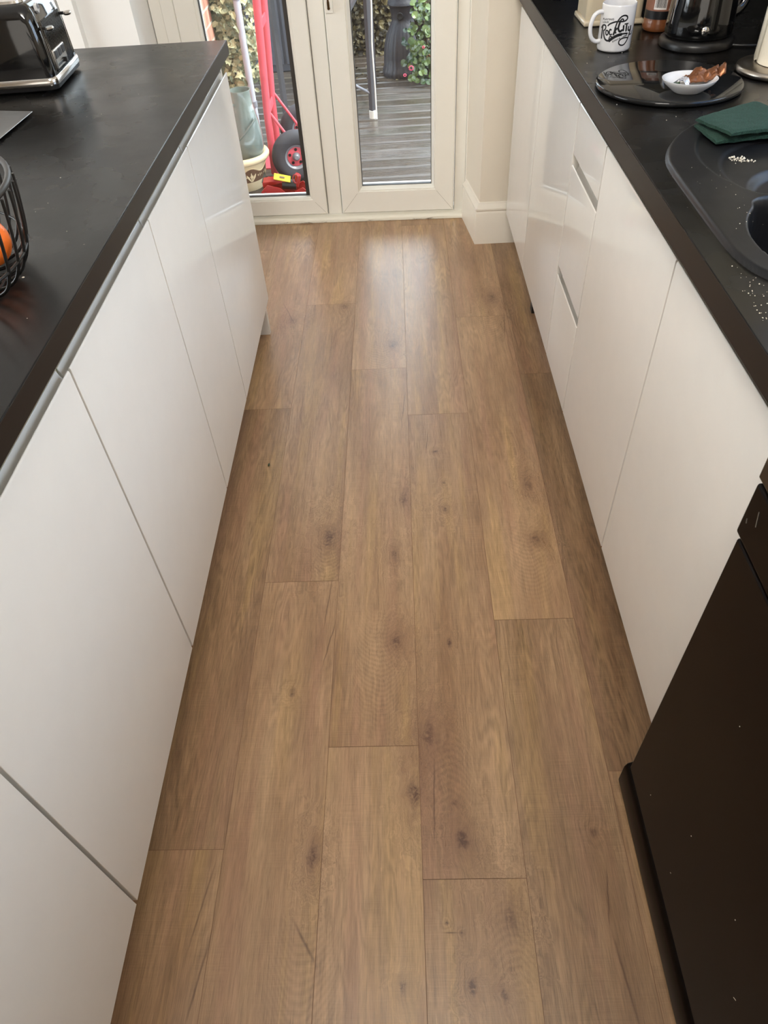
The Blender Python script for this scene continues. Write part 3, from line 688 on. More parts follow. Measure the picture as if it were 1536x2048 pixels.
# crumbs on right worktop
mb = MB()
for i in range(60):
    if i < 26: x, y = .467+q.gauss(0, .011), .875+q.gauss(0, .04)
    elif i < 40: x, y = .455+q.gauss(0, .004), .80+q.gauss(0, .02)
    else: x, y = q.uniform(.45, .60), q.uniform(1.5, 2.0)
    r = q.uniform(.0004, .0011); zz = .9185
    if sd_poly(x, y, rim) < .008: continue
    if math.hypot(x-.592, y-1.718) < .16: continue
    mb.lathe([(0, -r), (r, 0), (0, r)], (x, y, zz), 6)
tag(obj('crumbs', mb, 'crumb'), 'fine pale crumbs scattered on the right worktop edge', 'crumbs', kind='stuff')
mb = MB()
for i in range(22):
    x, y = q.uniform(.49, .56), q.uniform(1.0, 1.26); r = q.uniform(.0003, .0008)
    mb.lathe([(0, -r), (r, 0), (0, r)], (x, y, .9266), 6)
tag(obj('sink_crumbs', mb, 'crumb'), 'tiny pale crumbs on the sink rim', 'crumbs', kind='stuff')

# ------------------------------------------------------------------ round black glass board and dish
tag(obj('glass_worktop_saver', MB().lathe([(0, 0), (.146, 0), (.1515, .003), (.1525, .0065), (.1515, .010), (.148, .012), (0, .012)], (.592, 1.718, .9185), 96), 'glass_black', smooth=50),
    'round black glass board with a small white dish on it', 'chopping board')
o = tag(obj('saucer', MB().lathe([(0, 0), (.028, 0), (.031, .002), (.050, .0165), (.0545, .0225), (.0552, .0245), (.0535, .0248), (.048, .019), (.030, .006), (0, .0045)], (.606, 1.634, .9308), 64, sx=1.0, sy=.92), 'ceramic_white', smooth=60),
    'small oval white dish holding sweet wrappers on the glass board', 'dish')
def crumple(c, L, Wd, ang, amp, seed, nn=26, z=0, tilt=0.):
    mb = MB(); vs = []; ca, sa = math.cos(ang), math.sin(ang)
    for j in range(nn+1):
        for i in range(nn+1):
            u, v = (i/nn-.5)*L, (j/nn-.5)*Wd
            h = amp*(abs(noise.noise(Vector((u*45+seed, v*45, seed))))*2+abs(noise.noise(Vector((u*110+seed, v*110, seed+9))))*.8)
            h += .012*(1-(2*v/Wd)**2)
            uu = u+noise.noise(Vector((u*30, v*30, seed)))*.006; vv = v*(1+.25*math.sin(u*80+seed)*.4)+noise.noise(Vector((v*40, u*40, seed+4)))*.005
            vs.append((c[0]+uu*ca-vv*sa, c[1]+uu*sa+vv*ca, c[2]+h+tilt*uu))
    fs = [(j*(nn+1)+i, j*(nn+1)+i+1, (j+1)*(nn+1)+i+1, (j+1)*(nn+1)+i) for j in range(nn) for i in range(nn)]
    mb.add(vs, fs); return mb
o = obj('sweet_wrapper', crumple((.638, 1.650, .9445), .082, .034, .18, .009, 2.3, tilt=.16), 'bronze_foil', smooth=25); tag(o, 'crumpled bronze brown wrapper sticking out of the white dish', 'wrapper')
o.modifiers.new('thick', 'SOLIDIFY').thickness = .0004
o = obj('sweet_wrapper', crumple((.592, 1.638, .938), .026, .030, .9, .006, 7.7), 'silver_foil', smooth=25); tag(o, 'crumpled silver foil scrap in the middle of the white dish', 'wrapper')
o.modifiers.new('thick', 'SOLIDIFY').thickness = .0004
tag(obj('foil_scrap', crumple((.578, 1.628, .9378), .014, .010, .3, .001, 3.1, 8), 'leaf_dark', smooth=25), 'tiny dark green scrap beside the silver foil in the dish', 'scrap').modifiers.new('thick', 'SOLIDIFY').thickness = .0004

# ------------------------------------------------------------------ mug with lettering
MC = (.545, 2.028, .9185); MR = .0402
o = thing('mug', 'white mug with black lettering in front of the cream canister', 'mug', MC)
obj('cup', MB().lathe([(0, 0), (.034, 0), (.0385, .002), (.0400, .006), (.0400, .092), (.0397, .0945), (.0388, .0955), (.0378, .0945), (.0372, .092), (.0372, .010), (.033, .006), (0, .006)], MC, 72), 'ceramic_white', o, smooth=50)
hp = [Vector((MC[0]+(-.0385-a)*math.cos(.10), MC[1]+(-.0385-a)*math.sin(.10)-.004, MC[2]+z)) for a, z in ((-.002, .079), (.010, .080), (.021, .073), (.0265, .058), (.0265, .042), (.021, .028), (.010, .020), (-.002, .0215))]
obj('handle', MB().tube(hp, .0058, seg=14, sub=5, flat=.8), 'ceramic_white', o, smooth=60)
LET = [(.0033, [(-2.739, .0545), (-2.731, .043), (-2.713, .0266)]), (.0024, [(-2.871, .0476), (-2.748, .0539), (-2.563, .0553), (-2.481, .0521), (-2.514, .0469), (-2.646, .0433)]),
 (.0027, [(-2.607, .0432), (-2.517, .033), (-2.383, .0268), (-2.21, .0251), (-2.104, .0272)]), (.0046, [(-2.167, .0242), (-1.972, .0307), (-1.712, .0364), (-1.431, .0389)]),
 (.0024, [(-1.47, .039), (-1.236, .0395), (-1.05, .0385)]), (.0024, [(-2.362, .0545), (-2.236, .0593), (-1.976, .0634), (-1.77, .0647), (-1.519, .0644), (-1.331, .0659), (-1.239, .0698), (-1.297, .0744), (-1.448, .0761), (-1.61, .0743), (-1.738, .0692), (-1.827, .0619), (-1.879, .0539)]),
 (.0032, [(-1.879, .0539), (-1.893, .0452), (-1.946, .037)]), (.0022, [(-2.374, .0461), (-2.43, .0442), (-2.417, .0392), (-2.346, .0364), (-2.274, .0386), (-2.279, .0436), (-2.374, .0461)]),
 (.0022, [(-2.082, .0468), (-2.172, .0484), (-2.204, .0445), (-2.173, .0396), (-2.105, .0373), (-2.024, .0398)]), (.0025, [(-1.754, .052), (-1.861, .0458), (-1.796, .0408)]),
 (.0021, [(-1.479, .0651), (-1.494, .0682), (-1.572, .0694), (-1.634, .0673)]), (.0032, [(-1.634, .0673), (-1.69, .0588), (-1.703, .0501), (-1.598, .0444), (-1.504, .0461), (-1.509, .0486)]),
 (.0029, [(-1.416, .057), (-1.391, .0445)]), (.0029, [(-1.223, .058), (-1.205, .0431)]), (.002, [(-1.379, .0587), (-1.113, .0593)]), (.0024, [(-1.061, .0535), (-1.065, .0467), (-.979, .0443), (-.9, .0469)]),
 (.0028, [(-.883, .0542), (-.881, .043), (-.94, .0359)]), (.0018, [(-.94, .0359), (-.74, .0359), (-.686, .0397), (-.67, .0427)]),
 (.0021, [(-.921, .0364), (-.965, .0297), (-1.066, .0222), (-1.214, .0166), (-1.395, .0161), (-1.532, .0195), (-1.544, .0251), (-1.422, .0293), (-1.209, .0309), (-.991, .0297)]), (.0018, [(-1.986, .0338), (-2.133, .0335), (-2.171, .0251)])]
mb = MB(); RS = .04025
for wd, pts in LET:
    P = catmull([Vector((t*RS, z, 0)) for t, z in pts], 7)
    L, R_ = [], []
    for i, p in enumerate(P):
        a = P[max(0, i-1)]; c = P[min(len(P)-1, i+1)]; t = (c-a).normalized(); nn = Vector((-t.y, t.x, 0)); h = wd*.68*(1 if 0 < i < len(P)-1 else .7)
        L.append(p+nn*h); R_.append(p-nn*h)
    vs = []
    for p in L+R_: th = p.x/RS; vs.append((MC[0]+RS*math.cos(th), MC[1]+RS*math.sin(th), MC[2]+p.y))
    n = len(L); mb.add(vs, [(i, i+1, n+i+1, n+i) for i in range(n-1)])
def text_on_mug(mb, s, t0, z0, t1, z1, size, bend=0):
    cu = bpy.data.curves.new('t', 'FONT'); cu.body = s; cu.size = 1; cu.resolution_u = 3; cu.offset = .03; cu.space_character = 1.15
    to = bpy.data.objects.new('t', cu); col.objects.link(to); dg = bpy.context.evaluated_depsgraph_get(); dg.update()
    me = bpy.data.meshes.new_from_object(to.evaluated_get(dg)); xs = [v.co.x for v in me.vertices]; w0, w1 = min(xs), max(xs)
    a = Vector((t0*RS, z0)); b = Vector((t1*RS, z1)); d = (b-a); n = Vector((-d.y, d.x)).normalized(); vs = []
    for v in me.vertices:
        f = (v.co.x-w0)/(w1-w0); p = a+d*f+n*(v.co.y*size+bend*math.sin(PI*f)); th = p.x/RS
        vs.append((MC[0]+RS*math.cos(th), MC[1]+RS*math.sin(th), MC[2]+p.y))
    mb.add(vs, [tuple(p.vertices) for p in me.polygons])
    bpy.data.objects.remove(to); bpy.data.curves.remove(cu); bpy.data.meshes.remove(me)
text_on_mug(mb, 'PLAYING', -2.80, .0645, -2.03, .0672, .0052)
text_on_mug(mb, 'LOUD', -2.78, .0583, -2.31, .0607, .0052)
text_on_mug(mb, 'SINCE 1980', -1.93, .0222, -1.07, .0345, .0045, .001)
lo = obj('lettering', mb, 'ink', o, smooth=0); lo.modifiers.new('thick', 'SOLIDIFY').thickness = .0002

# canister, jar, kettle, roll
o = thing('canister', 'cream square canister standing behind the mug', 'canister', (.597, 2.31, .9185))
mb = MB().box(.521, .670, 2.252, 2.38, .924, 1.16); obj('body', mb, 'cream_enamel', o, bev=.012, bseg=4)
mb = MB().box(.516, .675, 2.247, 2.385, .9185, .932); obj('foot_rim', mb, 'cream_enamel', o, bev=.005, bseg=3)
obj('lid', MB().box(.518, .673, 2.249, 2.383, 1.161, 1.185), 'cream_enamel', o, bev=.006, bseg=3)
JC = (.695, 2.185, .9185)
o = thing('coffee_jar', 'glass jar with brown barcode label between mug and kettle', 'jar', JC)
obj('jar_body', MB().lathe([(0, 0), (.034, 0), (.0395, .004), (.041, .012), (.0395, .022), (.0385, .028), (.0385, .125), (.032, .145), (.030, .16)], JC, 48), 'coffee', o, smooth=50)
obj('label_band', MB().lathe([(.0389, .046), (.0391, .046), (.0391, .120), (.0389, .120)], JC, 48, closed=True), 'label_brown', o)
obj('dark_band', MB().lathe([(.0389, .029), (.0393, .029), (.0393, .0465), (.0389, .0465)], JC, 48, closed=True), 'ink', o)
mb = MB(); mb2 = MB()
def patch_cyl(mb, C, r, t0, t1, z0, z1, n=8):
    vs = [];
    for i in range(n+1):
        t = t0+(t1-t0)*i/n
        vs += [(C[0]+r*math.cos(t), C[1]+r*math.sin(t), C[2]+z0), (C[0]+r*math.cos(t), C[1]+r*math.sin(t), C[2]+z1)]
    mb.add(vs, [(2*i, 2*i+2, 2*i+3, 2*i+1) for i in range(n)])
patch_cyl(mb, JC, .0393, -2.35, -1.55, .050, .078)
lb = obj('barcode_patch', mb, 'label_white', o)
t = -2.28; q = random.Random(2)
while t < -1.62:
    wd = q.choice((.012, .02, .03)); patch_cyl(mb2, JC, .0395, t, t+wd, .054, .075, 1); t += wd+q.choice((.014, .022))
obj('bars', mb2, 'ink', lb)
mb = MB()
for z in (.084, .092, .100, .108): patch_cyl(mb, JC, .0393, -2.3, -1.3+.1*math.sin(z*900), z, z+.0022, 12)
obj('print_lines', mb, 'label_white', o)
obj('jar_lid', MB().lathe([(0, 0), (.033, 0), (.034, .002), (.034, .022), (0, .024)], (JC[0], JC[1], JC[2]+.160), 40), 'black_plastic', o)
KC = (.742, 2.022, .9185)
o = thing('kettle', 'glossy black electric kettle on its base beside the glass board', 'kettle', KC)
obj('power_base', MB().lathe([(0, 0), (.083, 0), (.0865, .003), (.087, .012), (.084, .018), (.078, .021), (0, .021)], KC, 64), 'black_plastic', o)
obj('jug', MB().lathe([(0, .022), (.073, .022), (.077, .026), (.0785, .034), (.077, .06), (.072, .12), (.066, .18), (.061, .215), (.05, .225), (0, .228)], KC, 72), 'black_gloss', o, smooth=60)
mb = MB(); patch_cyl(mb, (KC[0], KC[1], KC[2]), .0785, -2.75, -2.62, .05, .17, 3)
vs = []
mb = MB().tube([(KC[0]-.0745, KC[1]-.022, KC[2]+.052), (KC[0]-.0725, KC[1]-.022, KC[2]+.09), (KC[0]-.0675, KC[1]-.020, KC[2]+.16), (KC[0]-.063, KC[1]-.018, KC[2]+.20)], [.0028, .0052, .0052, .004], sub=4, flat=.5)
obj('water_gauge', mb, 'chrome', o)
mb = MB().tube([(KC[0]+.05, KC[1]+.02, KC[2]+.20), (KC[0]+.10, KC[1]+.04, KC[2]+.205), (KC[0]+.125, KC[1]+.05, KC[2]+.15), (KC[0]+.11, KC[1]+.045, KC[2]+.07), (KC[0]+.074, KC[1]+.03, KC[2]+.05)], .013, sub=5); obj('handle', mb, 'black_gloss', o)
mb = MB().lathe([(0, 0), (.0075, .001), (.009, .004), (.006, .006), (0, .0065)], (0, 0, 0), 20)
mt = Matrix.Translation((KC[0]-.012, KC[1]-.0765, KC[2]+.045)) @ Matrix.Rotation(PI/2, 4, 'X'); mb.xf(mt); obj('switch', mb, 'chrome', o)
mb = MB().tube([(.815, 1.985, .923), (.86, 1.972, .9225), (.92, 1.985, .9225), (.97, 2.03, .9225), (1.03, 2.12, .9225)], .0035, sub=6)
tag(obj('kettle_cable', mb, 'black_plastic'), 'black power cable running from the kettle across the worktop', 'cable')
o = thing('adapter_plug', 'dark plug adapter lying behind the kitchen roll holder', 'plug', (.93, 2.06, .9185))
obj('housing', MB().prism([(.90, 2.03), (.965, 2.01), (.985, 2.07), (.945, 2.105), (.915, 2.09)], 'z', .9185, .950), 'black_plastic', o, bev=.004)
obj('pins', MB().box(.925, .931, 2.095, 2.112, .93, .934).box(.945, .951, 2.095, 2.112, .93, .934), 'brushed', o)
RC = (.852, 1.775, .9185)
o = thing('kitchen_roll_holder', 'brushed steel kitchen roll holder at the right edge of the photo', 'roll holder', RC)
obj('base', MB().lathe([(0, 0), (.088, 0), (.0925, .002), (.094, .005), (.0935, .009), (.0915, .013), (.088, .0150), (.04, .0165), (0, .017)], RC, 72), 'brushed', o, smooth=50)
obj('pole', MB().lathe([(0, .017), (.007, .017), (.007, .30), (.011, .305), (.012, .315), (0, .322)], RC, 24), 'brushed', o)
RQ = (RC[0], RC[1], RC[2])
o = thing('kitchen_roll', 'white paper kitchen roll on the steel holder with a loose end', 'kitchen roll', RC)
mb = MB().lathe([(.020, .0175), (.052, .0175), (.0525, .019), (.0525, .244), (.020, .245)], RC, 64, closed=True); obj('paper_coil', mb, 'paper', o, smooth=50)
vs = []; n = 20
for i in range(n+1):
    t = i/n; a = PI*.95-.9*t; r = .0535+.022*t*t
    x, y = RC[0]+r*math.cos(a), RC[1]+r*math.sin(a)
    vs += [(x, y, RC[2]+.018+.003*math.sin(t*9)), (x+.002*math.sin(7*t), y, RC[2]+.243)]
mb = MB().add(vs, [(2*i, 2*i+2, 2*i+3, 2*i+1) for i in range(n)])
lo = obj('loose_sheet', mb, 'paper', o); lo.modifiers.new('thick', 'SOLIDIFY').thickness = .0006

# ------------------------------------------------------------------ toaster (local: +x front with levers)
TC = (-.941, 1.995, .927)
o = thing('toaster', 'glossy black ribbed toaster with chrome trim on the left worktop', 'toaster', TC, math.radians(3))
Lx, Ly = .138, .111     # half sizes
def rrect(hx, hy, r, seg=7):
    out = []
    for cx_, cy_, a0 in ((hx-r, hy-r, 0), (-hx+r, hy-r, PI/2), (-hx+r, -hy+r, PI), (hx-r, -hy+r, 1.5*PI)):
        for i in range(seg+1): a = a0+PI/2*i/seg; out.append((cx_+r*math.cos(a), cy_+r*math.sin(a)))
    return out
def loft(levels, seg=7):
    mb = MB(); vs = []; n = None
    for hx, hy, r, z in levels:
        p = rrect(hx, hy, min(r, hx, hy), seg); n = len(p); vs += [(a, b, z) for a, b in p]
    fs = []
    for k in range(len(levels)-1):
        for i in range(n): fs.append((k*n+i, k*n+(i+1) % n, (k+1)*n+(i+1) % n, (k+1)*n+i))
    fs += [tuple(range(n-1, -1, -1)), tuple((len(levels)-1)*n+i for i in range(n))]
    return mb.add(vs, fs)
obj('base', loft([(Lx-.004, Ly-.004, .02, .004), (Lx+.001, Ly+.001, .02, .007), (Lx+.002, Ly+.002, .02, .016)]), 'black_plastic', o, local=True, smooth=50)
mb = MB()
for sx in (-1, 1):
    for sy in (-1, 1): obj('rubber_foot', MB().lathe([(.012, 0), (.012, .005)], (sx*(Lx-.03), sy*(Ly-.03), 0), 14), 'rubber', o, local=True)
obj('chrome_band', loft([(Lx+.0035, Ly+.0035, .021, .016), (Lx+.0040, Ly+.0040, .021, .019), (Lx+.003, Ly+.003, .021, .030), (Lx+.001, Ly+.001, .02, .032)]), 'chrome', o, local=True, smooth=50)
mbody = loft([(Lx, Ly, .020, .032), (Lx-.001, Ly-.0005, .021, .06), (Lx-.006, Ly-.004, .024, .13), (Lx-.010, Ly-.007, .026, .155), (Lx-.016, Ly-.012, .030, .168), (Lx-.026, Ly-.022, .028, .174)])
obj('shell', mbody, 'black_gloss', o, local=True, smooth=60)
obj('top_plate', loft([(Lx-.026, Ly-.022, .028, .1735), (Lx-.027, Ly-.023, .028, .1785), (Lx-.034, Ly-.030, .024, .1815), (Lx-.045, Ly-.042, .018, .1815)]), 'chrome', o, local=True, smooth=50)
mb = MB()
for yy in (-.044, .044): obj('bread_slot', MB().prism([(x, yy+y) for x, y in rrect(.092, .0135, .012, 5)], 'z', .1812, .1822), 'ink', o, local=True)
mb = MB()
for i in range(16):
    yy = -.0675+.009*i; mb.tube([(Lx+.0006, yy, .034), (Lx-.0002, yy, .07), (Lx-.0045, yy, .125), (Lx-.0055, yy, .134)], .0036, seg=8)
obj('front_ribs', mb, 'black_gloss', o, local=True, smooth=60)
mb = MB()
for i in range(2):
    yy = (-.078, .078)[i]
    for e in (-.004, .004): obj('lever_track', MB().tube([(Lx+.0022, yy+e, .04), (Lx+.0012, yy+e, .07), (Lx-.0032, yy+e, .150)], .0009, seg=6), 'chrome', o, local=True)
for yy in (-.078, .078):
    mb = MB(); mb.box(Lx-.006, Lx+.014, yy-.0035, yy+.0035, .120, .126)
    lv = obj('lever', mb, 'black_plastic', o, local=True, bev=.001)
    mb = MB().lathe([(0, -.0045), (.0125, -.0035), (.0150, 0), (.0125, .003), (0, .004)], (Lx+.016, yy, .123), 24, sx=.62, sy=1); obj('lever_cap', mb, 'brushed', lv, local=True)
mb = MB(); mb.box(Lx-.001, Lx+.0052, -.074, .016, .038, .078)
cp = obj('control_plate', mb, 'brushed', o, local=True, bev=.003, bseg=3)
for yy in (-.057, -.029, -.001): obj('button', MB().box(Lx+.004, Lx+.0065, yy-.011, yy+.011, .059, .075), 'black_plastic', cp, local=True, bev=.0015)
obj('browning_slider', MB().box(Lx+.0045, Lx+.0056, -.066, -.016, .044, .049).box(Lx+.004, Lx+.012, -.016, -.006, .042, .052), 'black_plastic', cp, local=True, bev=.001)
mb = MB(); sh = [(a-.052, b) for a, b in ((-.009, .007), (0, .0095), (.009, .007), (.0085, -.004), (0, -.011), (-.0085, -.004))]
mb.add([(Lx-.0105-.05*(0), y, .158+z) for y, z in sh]+[(Lx-.004, y, .158+z) for y, z in sh], [tuple(range(6)), tuple(range(11, 5, -1))]+[(i, (i+1) % 6, 6+(i+1) % 6, 6+i) for i in range(6)])
bd = obj('badge', mb, 'ceramic_white', o, local=True, bev=.0005)
obj('badge_mark', MB().tube([(Lx-.0035, y-.052, z) for y, z in ((.004, .162), (-.001, .1645), (-.0045, .160), (0, .1565), (.004, .158), (.001, .161))], .0005, seg=5, sub=3), 'ink', bd, local=True)

# metal tray corner, basket, orange
o = thing('metal_tray', 'brushed grey metal tray corner between the toaster and fruit basket', 'tray', (-.97, 1.62, .927))
A = Vector((-.806, 1.738, 0)); e1 = Vector((-.30, .065, 0)); e2 = Vector((-.012, -.21, 0))
def quad(ins, z): 
    a = e1.normalized(); b = e2.normalized()
    return [tuple(A+a*ins+b*ins+Vector((0, 0, z))), tuple(A+e1-a*ins+b*ins+Vector((0, 0, z))), tuple(A+e1+e2-a*ins-b*ins+Vector((0, 0, z))), tuple(A+e2+a*ins-b*ins+Vector((0, 0, z)))]
L = [quad(.012, .9275), quad(.0, .932), quad(0, .9335), quad(.010, .9335), quad(.020, .9295)]
vs = [p for l in L for p in l]; fs = [(i*4+k, i*4+(k+1) % 4, i*4+4+(k+1) % 4, i*4+4+k) for i in range(4) for k in range(4)]+[(3, 2, 1, 0), (16, 17, 18, 19)]
obj('tray_plate', MB().add(vs, fs), 'slate', o, bev=.001)
BC = (-.734, .925, .927)
o = thing('fruit_basket', 'black wire fruit basket at the left edge of the photo', 'basket', BC)
mb = MB(); nw = 44; zt = .133
ringp = lambda r, z, n=64: [(BC[0]+r*math.cos(2*PI*i/n), BC[1]+r*math.sin(2*PI*i/n), BC[2]+z) for i in range(n)]
obj('rim_ring', MB().tube(ringp(.218, zt), .0042, seg=10, closed=True), 'wire', o, smooth=60)
mb = MB()
for i in range(nw):
    a = 2*PI*i/nw
    pts = [(BC[0]+r*math.cos(a), BC[1]+r*math.sin(a), BC[2]+z) for r, z in ((.2225, zt-.004), (.219, .10), (.212, .06), (.204, .035), (.190, .016), (.165, .006), (.12, .004))]
    obj('side_wire', MB().tube(pts, .0024, seg=7, sub=3), 'wire', o, smooth=60)
for r, z in ((.120, .0045), (.165, .0065), (.208, .045)): obj('ring_wire', MB().tube(ringp(r, z), .0022, seg=7, closed=True), 'wire', o, smooth=60)
for i in range(-5, 6):
    x = i*.022; h = math.sqrt(.12**2-x*x); obj('base_wire', MB().tube([(BC[0]+x, BC[1]-h, BC[2]+.004), (BC[0]+x, BC[1]+h, BC[2]+.004)], .0020, seg=6), 'wire', o, smooth=60)
OC = (-.602, .992, .972)
o = thing('orange', 'orange lying in the black wire fruit basket', 'orange', (OC[0], OC[1], OC[2]-.036))
obj('fruit', MB().lathe([(0, -.036)]+[(.0375*math.cos(a), .036*math.sin(a)) for a in [(-80+i*10)*PI/180 for i in range(17)]]+[(0, .0345)], OC, 36), 'orange', o, smooth=80)
obj('stem_button', MB().lathe([(0, 0), (.003, .0005), (.0025, .002), (0, .0025)], (OC[0], OC[1], OC[2]+.034), 8), 'leaf_dark', o)
mb = MB(); r = .0022; mb.lathe([(0, -.0008), (r, 0), (0, .0012)], (-.553, .968, .928), 8)
mb.lathe([(0, -.0006), (.0014, 0), (0, .001)], (-.62, 1.35, .9278), 8)
for i in range(14): mb.lathe([(0, -.0004), (.0007, 0), (0, .0006)], (random.uniform(-.75, -.5), random.uniform(.8, 1.9), .9276), 6)
tag(obj('worktop_crumbs', mb, 'crumb'), 'tiny pale crumbs on the left worktop beside the basket', 'crumbs', kind='stuff')
# leaf fragment on the floor
mb = MB().add([(-.4145, 1.560, .0012), (-.4105, 1.561, .003), (-.4095, 1.568, .0015), (-.4115, 1.573, .004), (-.4155, 1.569, .0015)], [(0, 1, 2, 3, 4)])
lo = obj('leaf_fragment', mb, 'leaf_dark'); lo.modifiers.new('thick', 'SOLIDIFY').thickness = .0008
tag(lo, 'tiny dark green leaf fragment lying on the wooden floor', 'leaf')

# ================================================================== outdoors
DK = -.12
o = None
mb = MB(); q = random.Random(11); y = 3.36; bw = .1345
while y < 7.2:
    pf = []; w_ = bw-.008; ngr = 8
    grooved = y < 4.15 or q.random() < .3
    pf = [(0, -.030), (0, -.009), (.004, -.006), (.011, -.0025), (.017, 0)]
    if grooved:
        for k in range(ngr):
            a = .026+k*(w_-.036)/(ngr-1)
            pf += [(a-.0028, 0), (a-.0020, -.005), (a+.0010, -.005), (a+.0055, 0)]
    else: pf += [(.03, -.0), (w_-.012, .0)]
    pf += [(w_-.006, 0), (w_-.002, -.002), (w_, -.006), (w_, -.030)]
    mb.prism([(y+a, DK+b) for a, b in pf], 'x', -2.2, 1.8, q.random()); y += bw
dk = struct('deck', mb, 'deck', 'wet grey brown timber decking outside the glazed doors', 'decking', smooth=0, attr={'tone': 1})
dk.rotation_euler = (0, 0, .018)
struct('ground', MB().box(-6, 6, 3.46, 12, DK-.25, DK-.04), 'soil', 'dark ground beneath the decking and hedge', 'ground')
# brick return wall and house face outside
struct('wall_brick', MB().box(-1.35, -.985, 3.46, 4.66, DK, 2.6), 'brick', 'pinkish brick wall just outside the left glazed door', 'wall', smooth=0)
def leaf(mb, p, n, size, rr, kind='oval', tone=None):
    n = n.normalized(); t = Vector((rr.uniform(-1, 1), rr.uniform(-1, 1), rr.uniform(-.8, .4))); t = (t-n*t.dot(n)).normalized(); b = n.cross(t)
    shp = {'oval': [(0, 0), (.3, .32), (.7, .3), (1, 0), (.7, -.3), (.3, -.32)], 'ivy': [(0, 0), (.05, .45), (.35, .25), (.55, .5), (.7, .2), (1.1, 0), (.7, -.2), (.55, -.5), (.35, -.25), (.05, -.45)],
           'round': [(0, 0), (.15, .4), (.5, .55), (.85, .4), (1, 0), (.85, -.4), (.5, -.55), (.15, -.4)]}[kind]
    vs = [p+t*(u*size)+b*(v*size)+n*(size*(.18*abs(v)*2-.25*u*u)) for u, v in shp]
    c = p+t*(.5*size)-n*(.05*size); k = len(vs)
    mb.add(vs+[c], [(i, (i+1) % k, k) for i in range(k)], rr.random() if tone is None else tone)
# ivy around the waste pipe
o = thing('climbing_ivy', 'pale green ivy climbing the wall around the grey pipe', 'ivy', (-.98, 4.75, DK))
mb = MB(); sm = MB(); q = random.Random(21)
for s in range(16):
    x = q.uniform(-1.06, -.80); y = 4.78; pts = []
    for k in range(8): pts.append((x+.03*math.sin(k*1.3+s), y+q.uniform(-.03, .03)-.0*k, .12+k*.2+q.uniform(0, .05)+.1*(x+.95)))
    sm.tube(pts, .004, seg=5, sub=2)
for i in range(3600):
    z = .16+1.3*q.random()**.9; x = q.gauss(-.92, .10); y = 4.74+q.uniform(-.13, .05)
    if x > -.745 or x < -1.14: continue
    if y < 4.69 and x < -.955: y = q.uniform(4.70, 4.79)
    if abs(x+.815) < .03 and y < 4.70 and not (.33 < z < .45): continue
    if z < .3 and q.random() > (z-.10)*5: continue
    leaf(mb, Vector((x, y, z)), Vector((q.uniform(-.3, .9), -1, q.uniform(0, 1.2))), q.uniform(.022, .05), q, 'ivy' if i % 3 == 0 else 'oval')
obj('foliage', mb, 'ivy', o, smooth=0, attr={'tone': 1}); obj('stems', sm, 'soil', o)
struct('wall_outside', MB().box(-1.5, -.89, 4.84, 4.93, DK, 2.4), 'brick', 'brick wall behind the ivy', 'wall', smooth=0)
o = thing('waste_pipe', 'pale grey waste pipe running down through the ivy', 'pipe', (-.9, 4.72, DK))
obj('pipe_run', MB().tube([(-.826, 4.62, DK), (-.826, 4.62, 1.5)], .0195, seg=20), 'drain', o)
mb = MB()
for z in (.10, .62): mb.lathe([(.0195, 0), (.024, .002), (.024, .03), (.0195, .032)], (-.826, 4.62, z), 20)
obj('pipe_collars', mb, 'grey_metal', o)
# dark storage shed panel
o = thing('storage_box', 'tall dark grey storage cupboard standing behind the red trolley', 'cupboard', (-.55, 6.3, DK))
obj('cabinet_body', MB().box(-1.12, -.5, 6.2, 6.48, DK, 1.4), 'dark_panel', o, bev=.01)
obj('door_panel', MB().box(-1.10, -.82, 6.187, 6.199, -.07, 1.35).box(-.80, -.52, 6.187, 6.199, -.07, 1.35), 'dark_panel', o, bev=.004)

# watering can standing in the cream pot
PC = (-.838, 4.03, DK)
o = thing('plant_pot', 'cream glazed plant pot with brown leaf band behind the left door', 'plant pot', PC)
obj('pot_body', MB().lathe([(0, 0), (.106, 0), (.110, .006), (.124, .08), (.133, .138), (.136, .142), (.150, .144), (.157, .153), (.158, .164), (.152, .174), (.140, .177), (.130, .171), (.126, .14), (.10, .02), (0, .02)], PC, 64), 'pot_cream', o, smooth=50)
mb = MB(); n = 48
for i in range(n):
    t0, t1 = 2*PI*i/n, 2*PI*(i+1)/n
    def P(t, z, e=.0012): r = .110+(.133-.110)*(z-.006)/(.138-.006)+e; return (PC[0]+r*math.cos(t), PC[1]+r*math.sin(t), PC[2]+z)
    def top(t): return .108+.012*math.cos(t*6)
    mb.add([P(t0, .050), P(t1, .050), P(t1, top(t1)), P(t0, top(t0))], [(0, 1, 2, 3)])
bd = obj('brown_band', mb, 'pot_brown', o); 
mb = MB()
for k in range(6):
    tc_ = PI*2/6*k+.0; mb = MB()
    for (du, a) in ((-.16, .5), (0, 0), (.16, -.5)):
        pts = [P(tc_+du*.15, .054, .0025), P(tc_+du*.9, .078, .0025), P(tc_+du*1.3, .100-abs(du)*.05, .0025)]
        mb.tube(pts, [.002, .006, .002], seg=6, flat=.25, up=(math.cos(tc_), math.sin(tc_), 0))
    obj('leaf_motif', mb, 'pot_cream', bd)
mb = MB(); n = 60; mb.tube([P(2*PI*i/n, .112+.012*math.cos(2*PI*i/n*6), .002) for i in range(n)], .0016, seg=6, closed=True); obj('motif_line', mb, 'pot_cream', bd)
WC = (-.778, 4.02, DK+.022)
o = thing('watering_can', 'tall smoky translucent watering can standing in the cream pot', 'watering can', WC)
mb = MB()
def twist(t, z): return 1+.05*math.cos(t-.6-z*6)*max(0, 1-abs(z-.30)/.12)
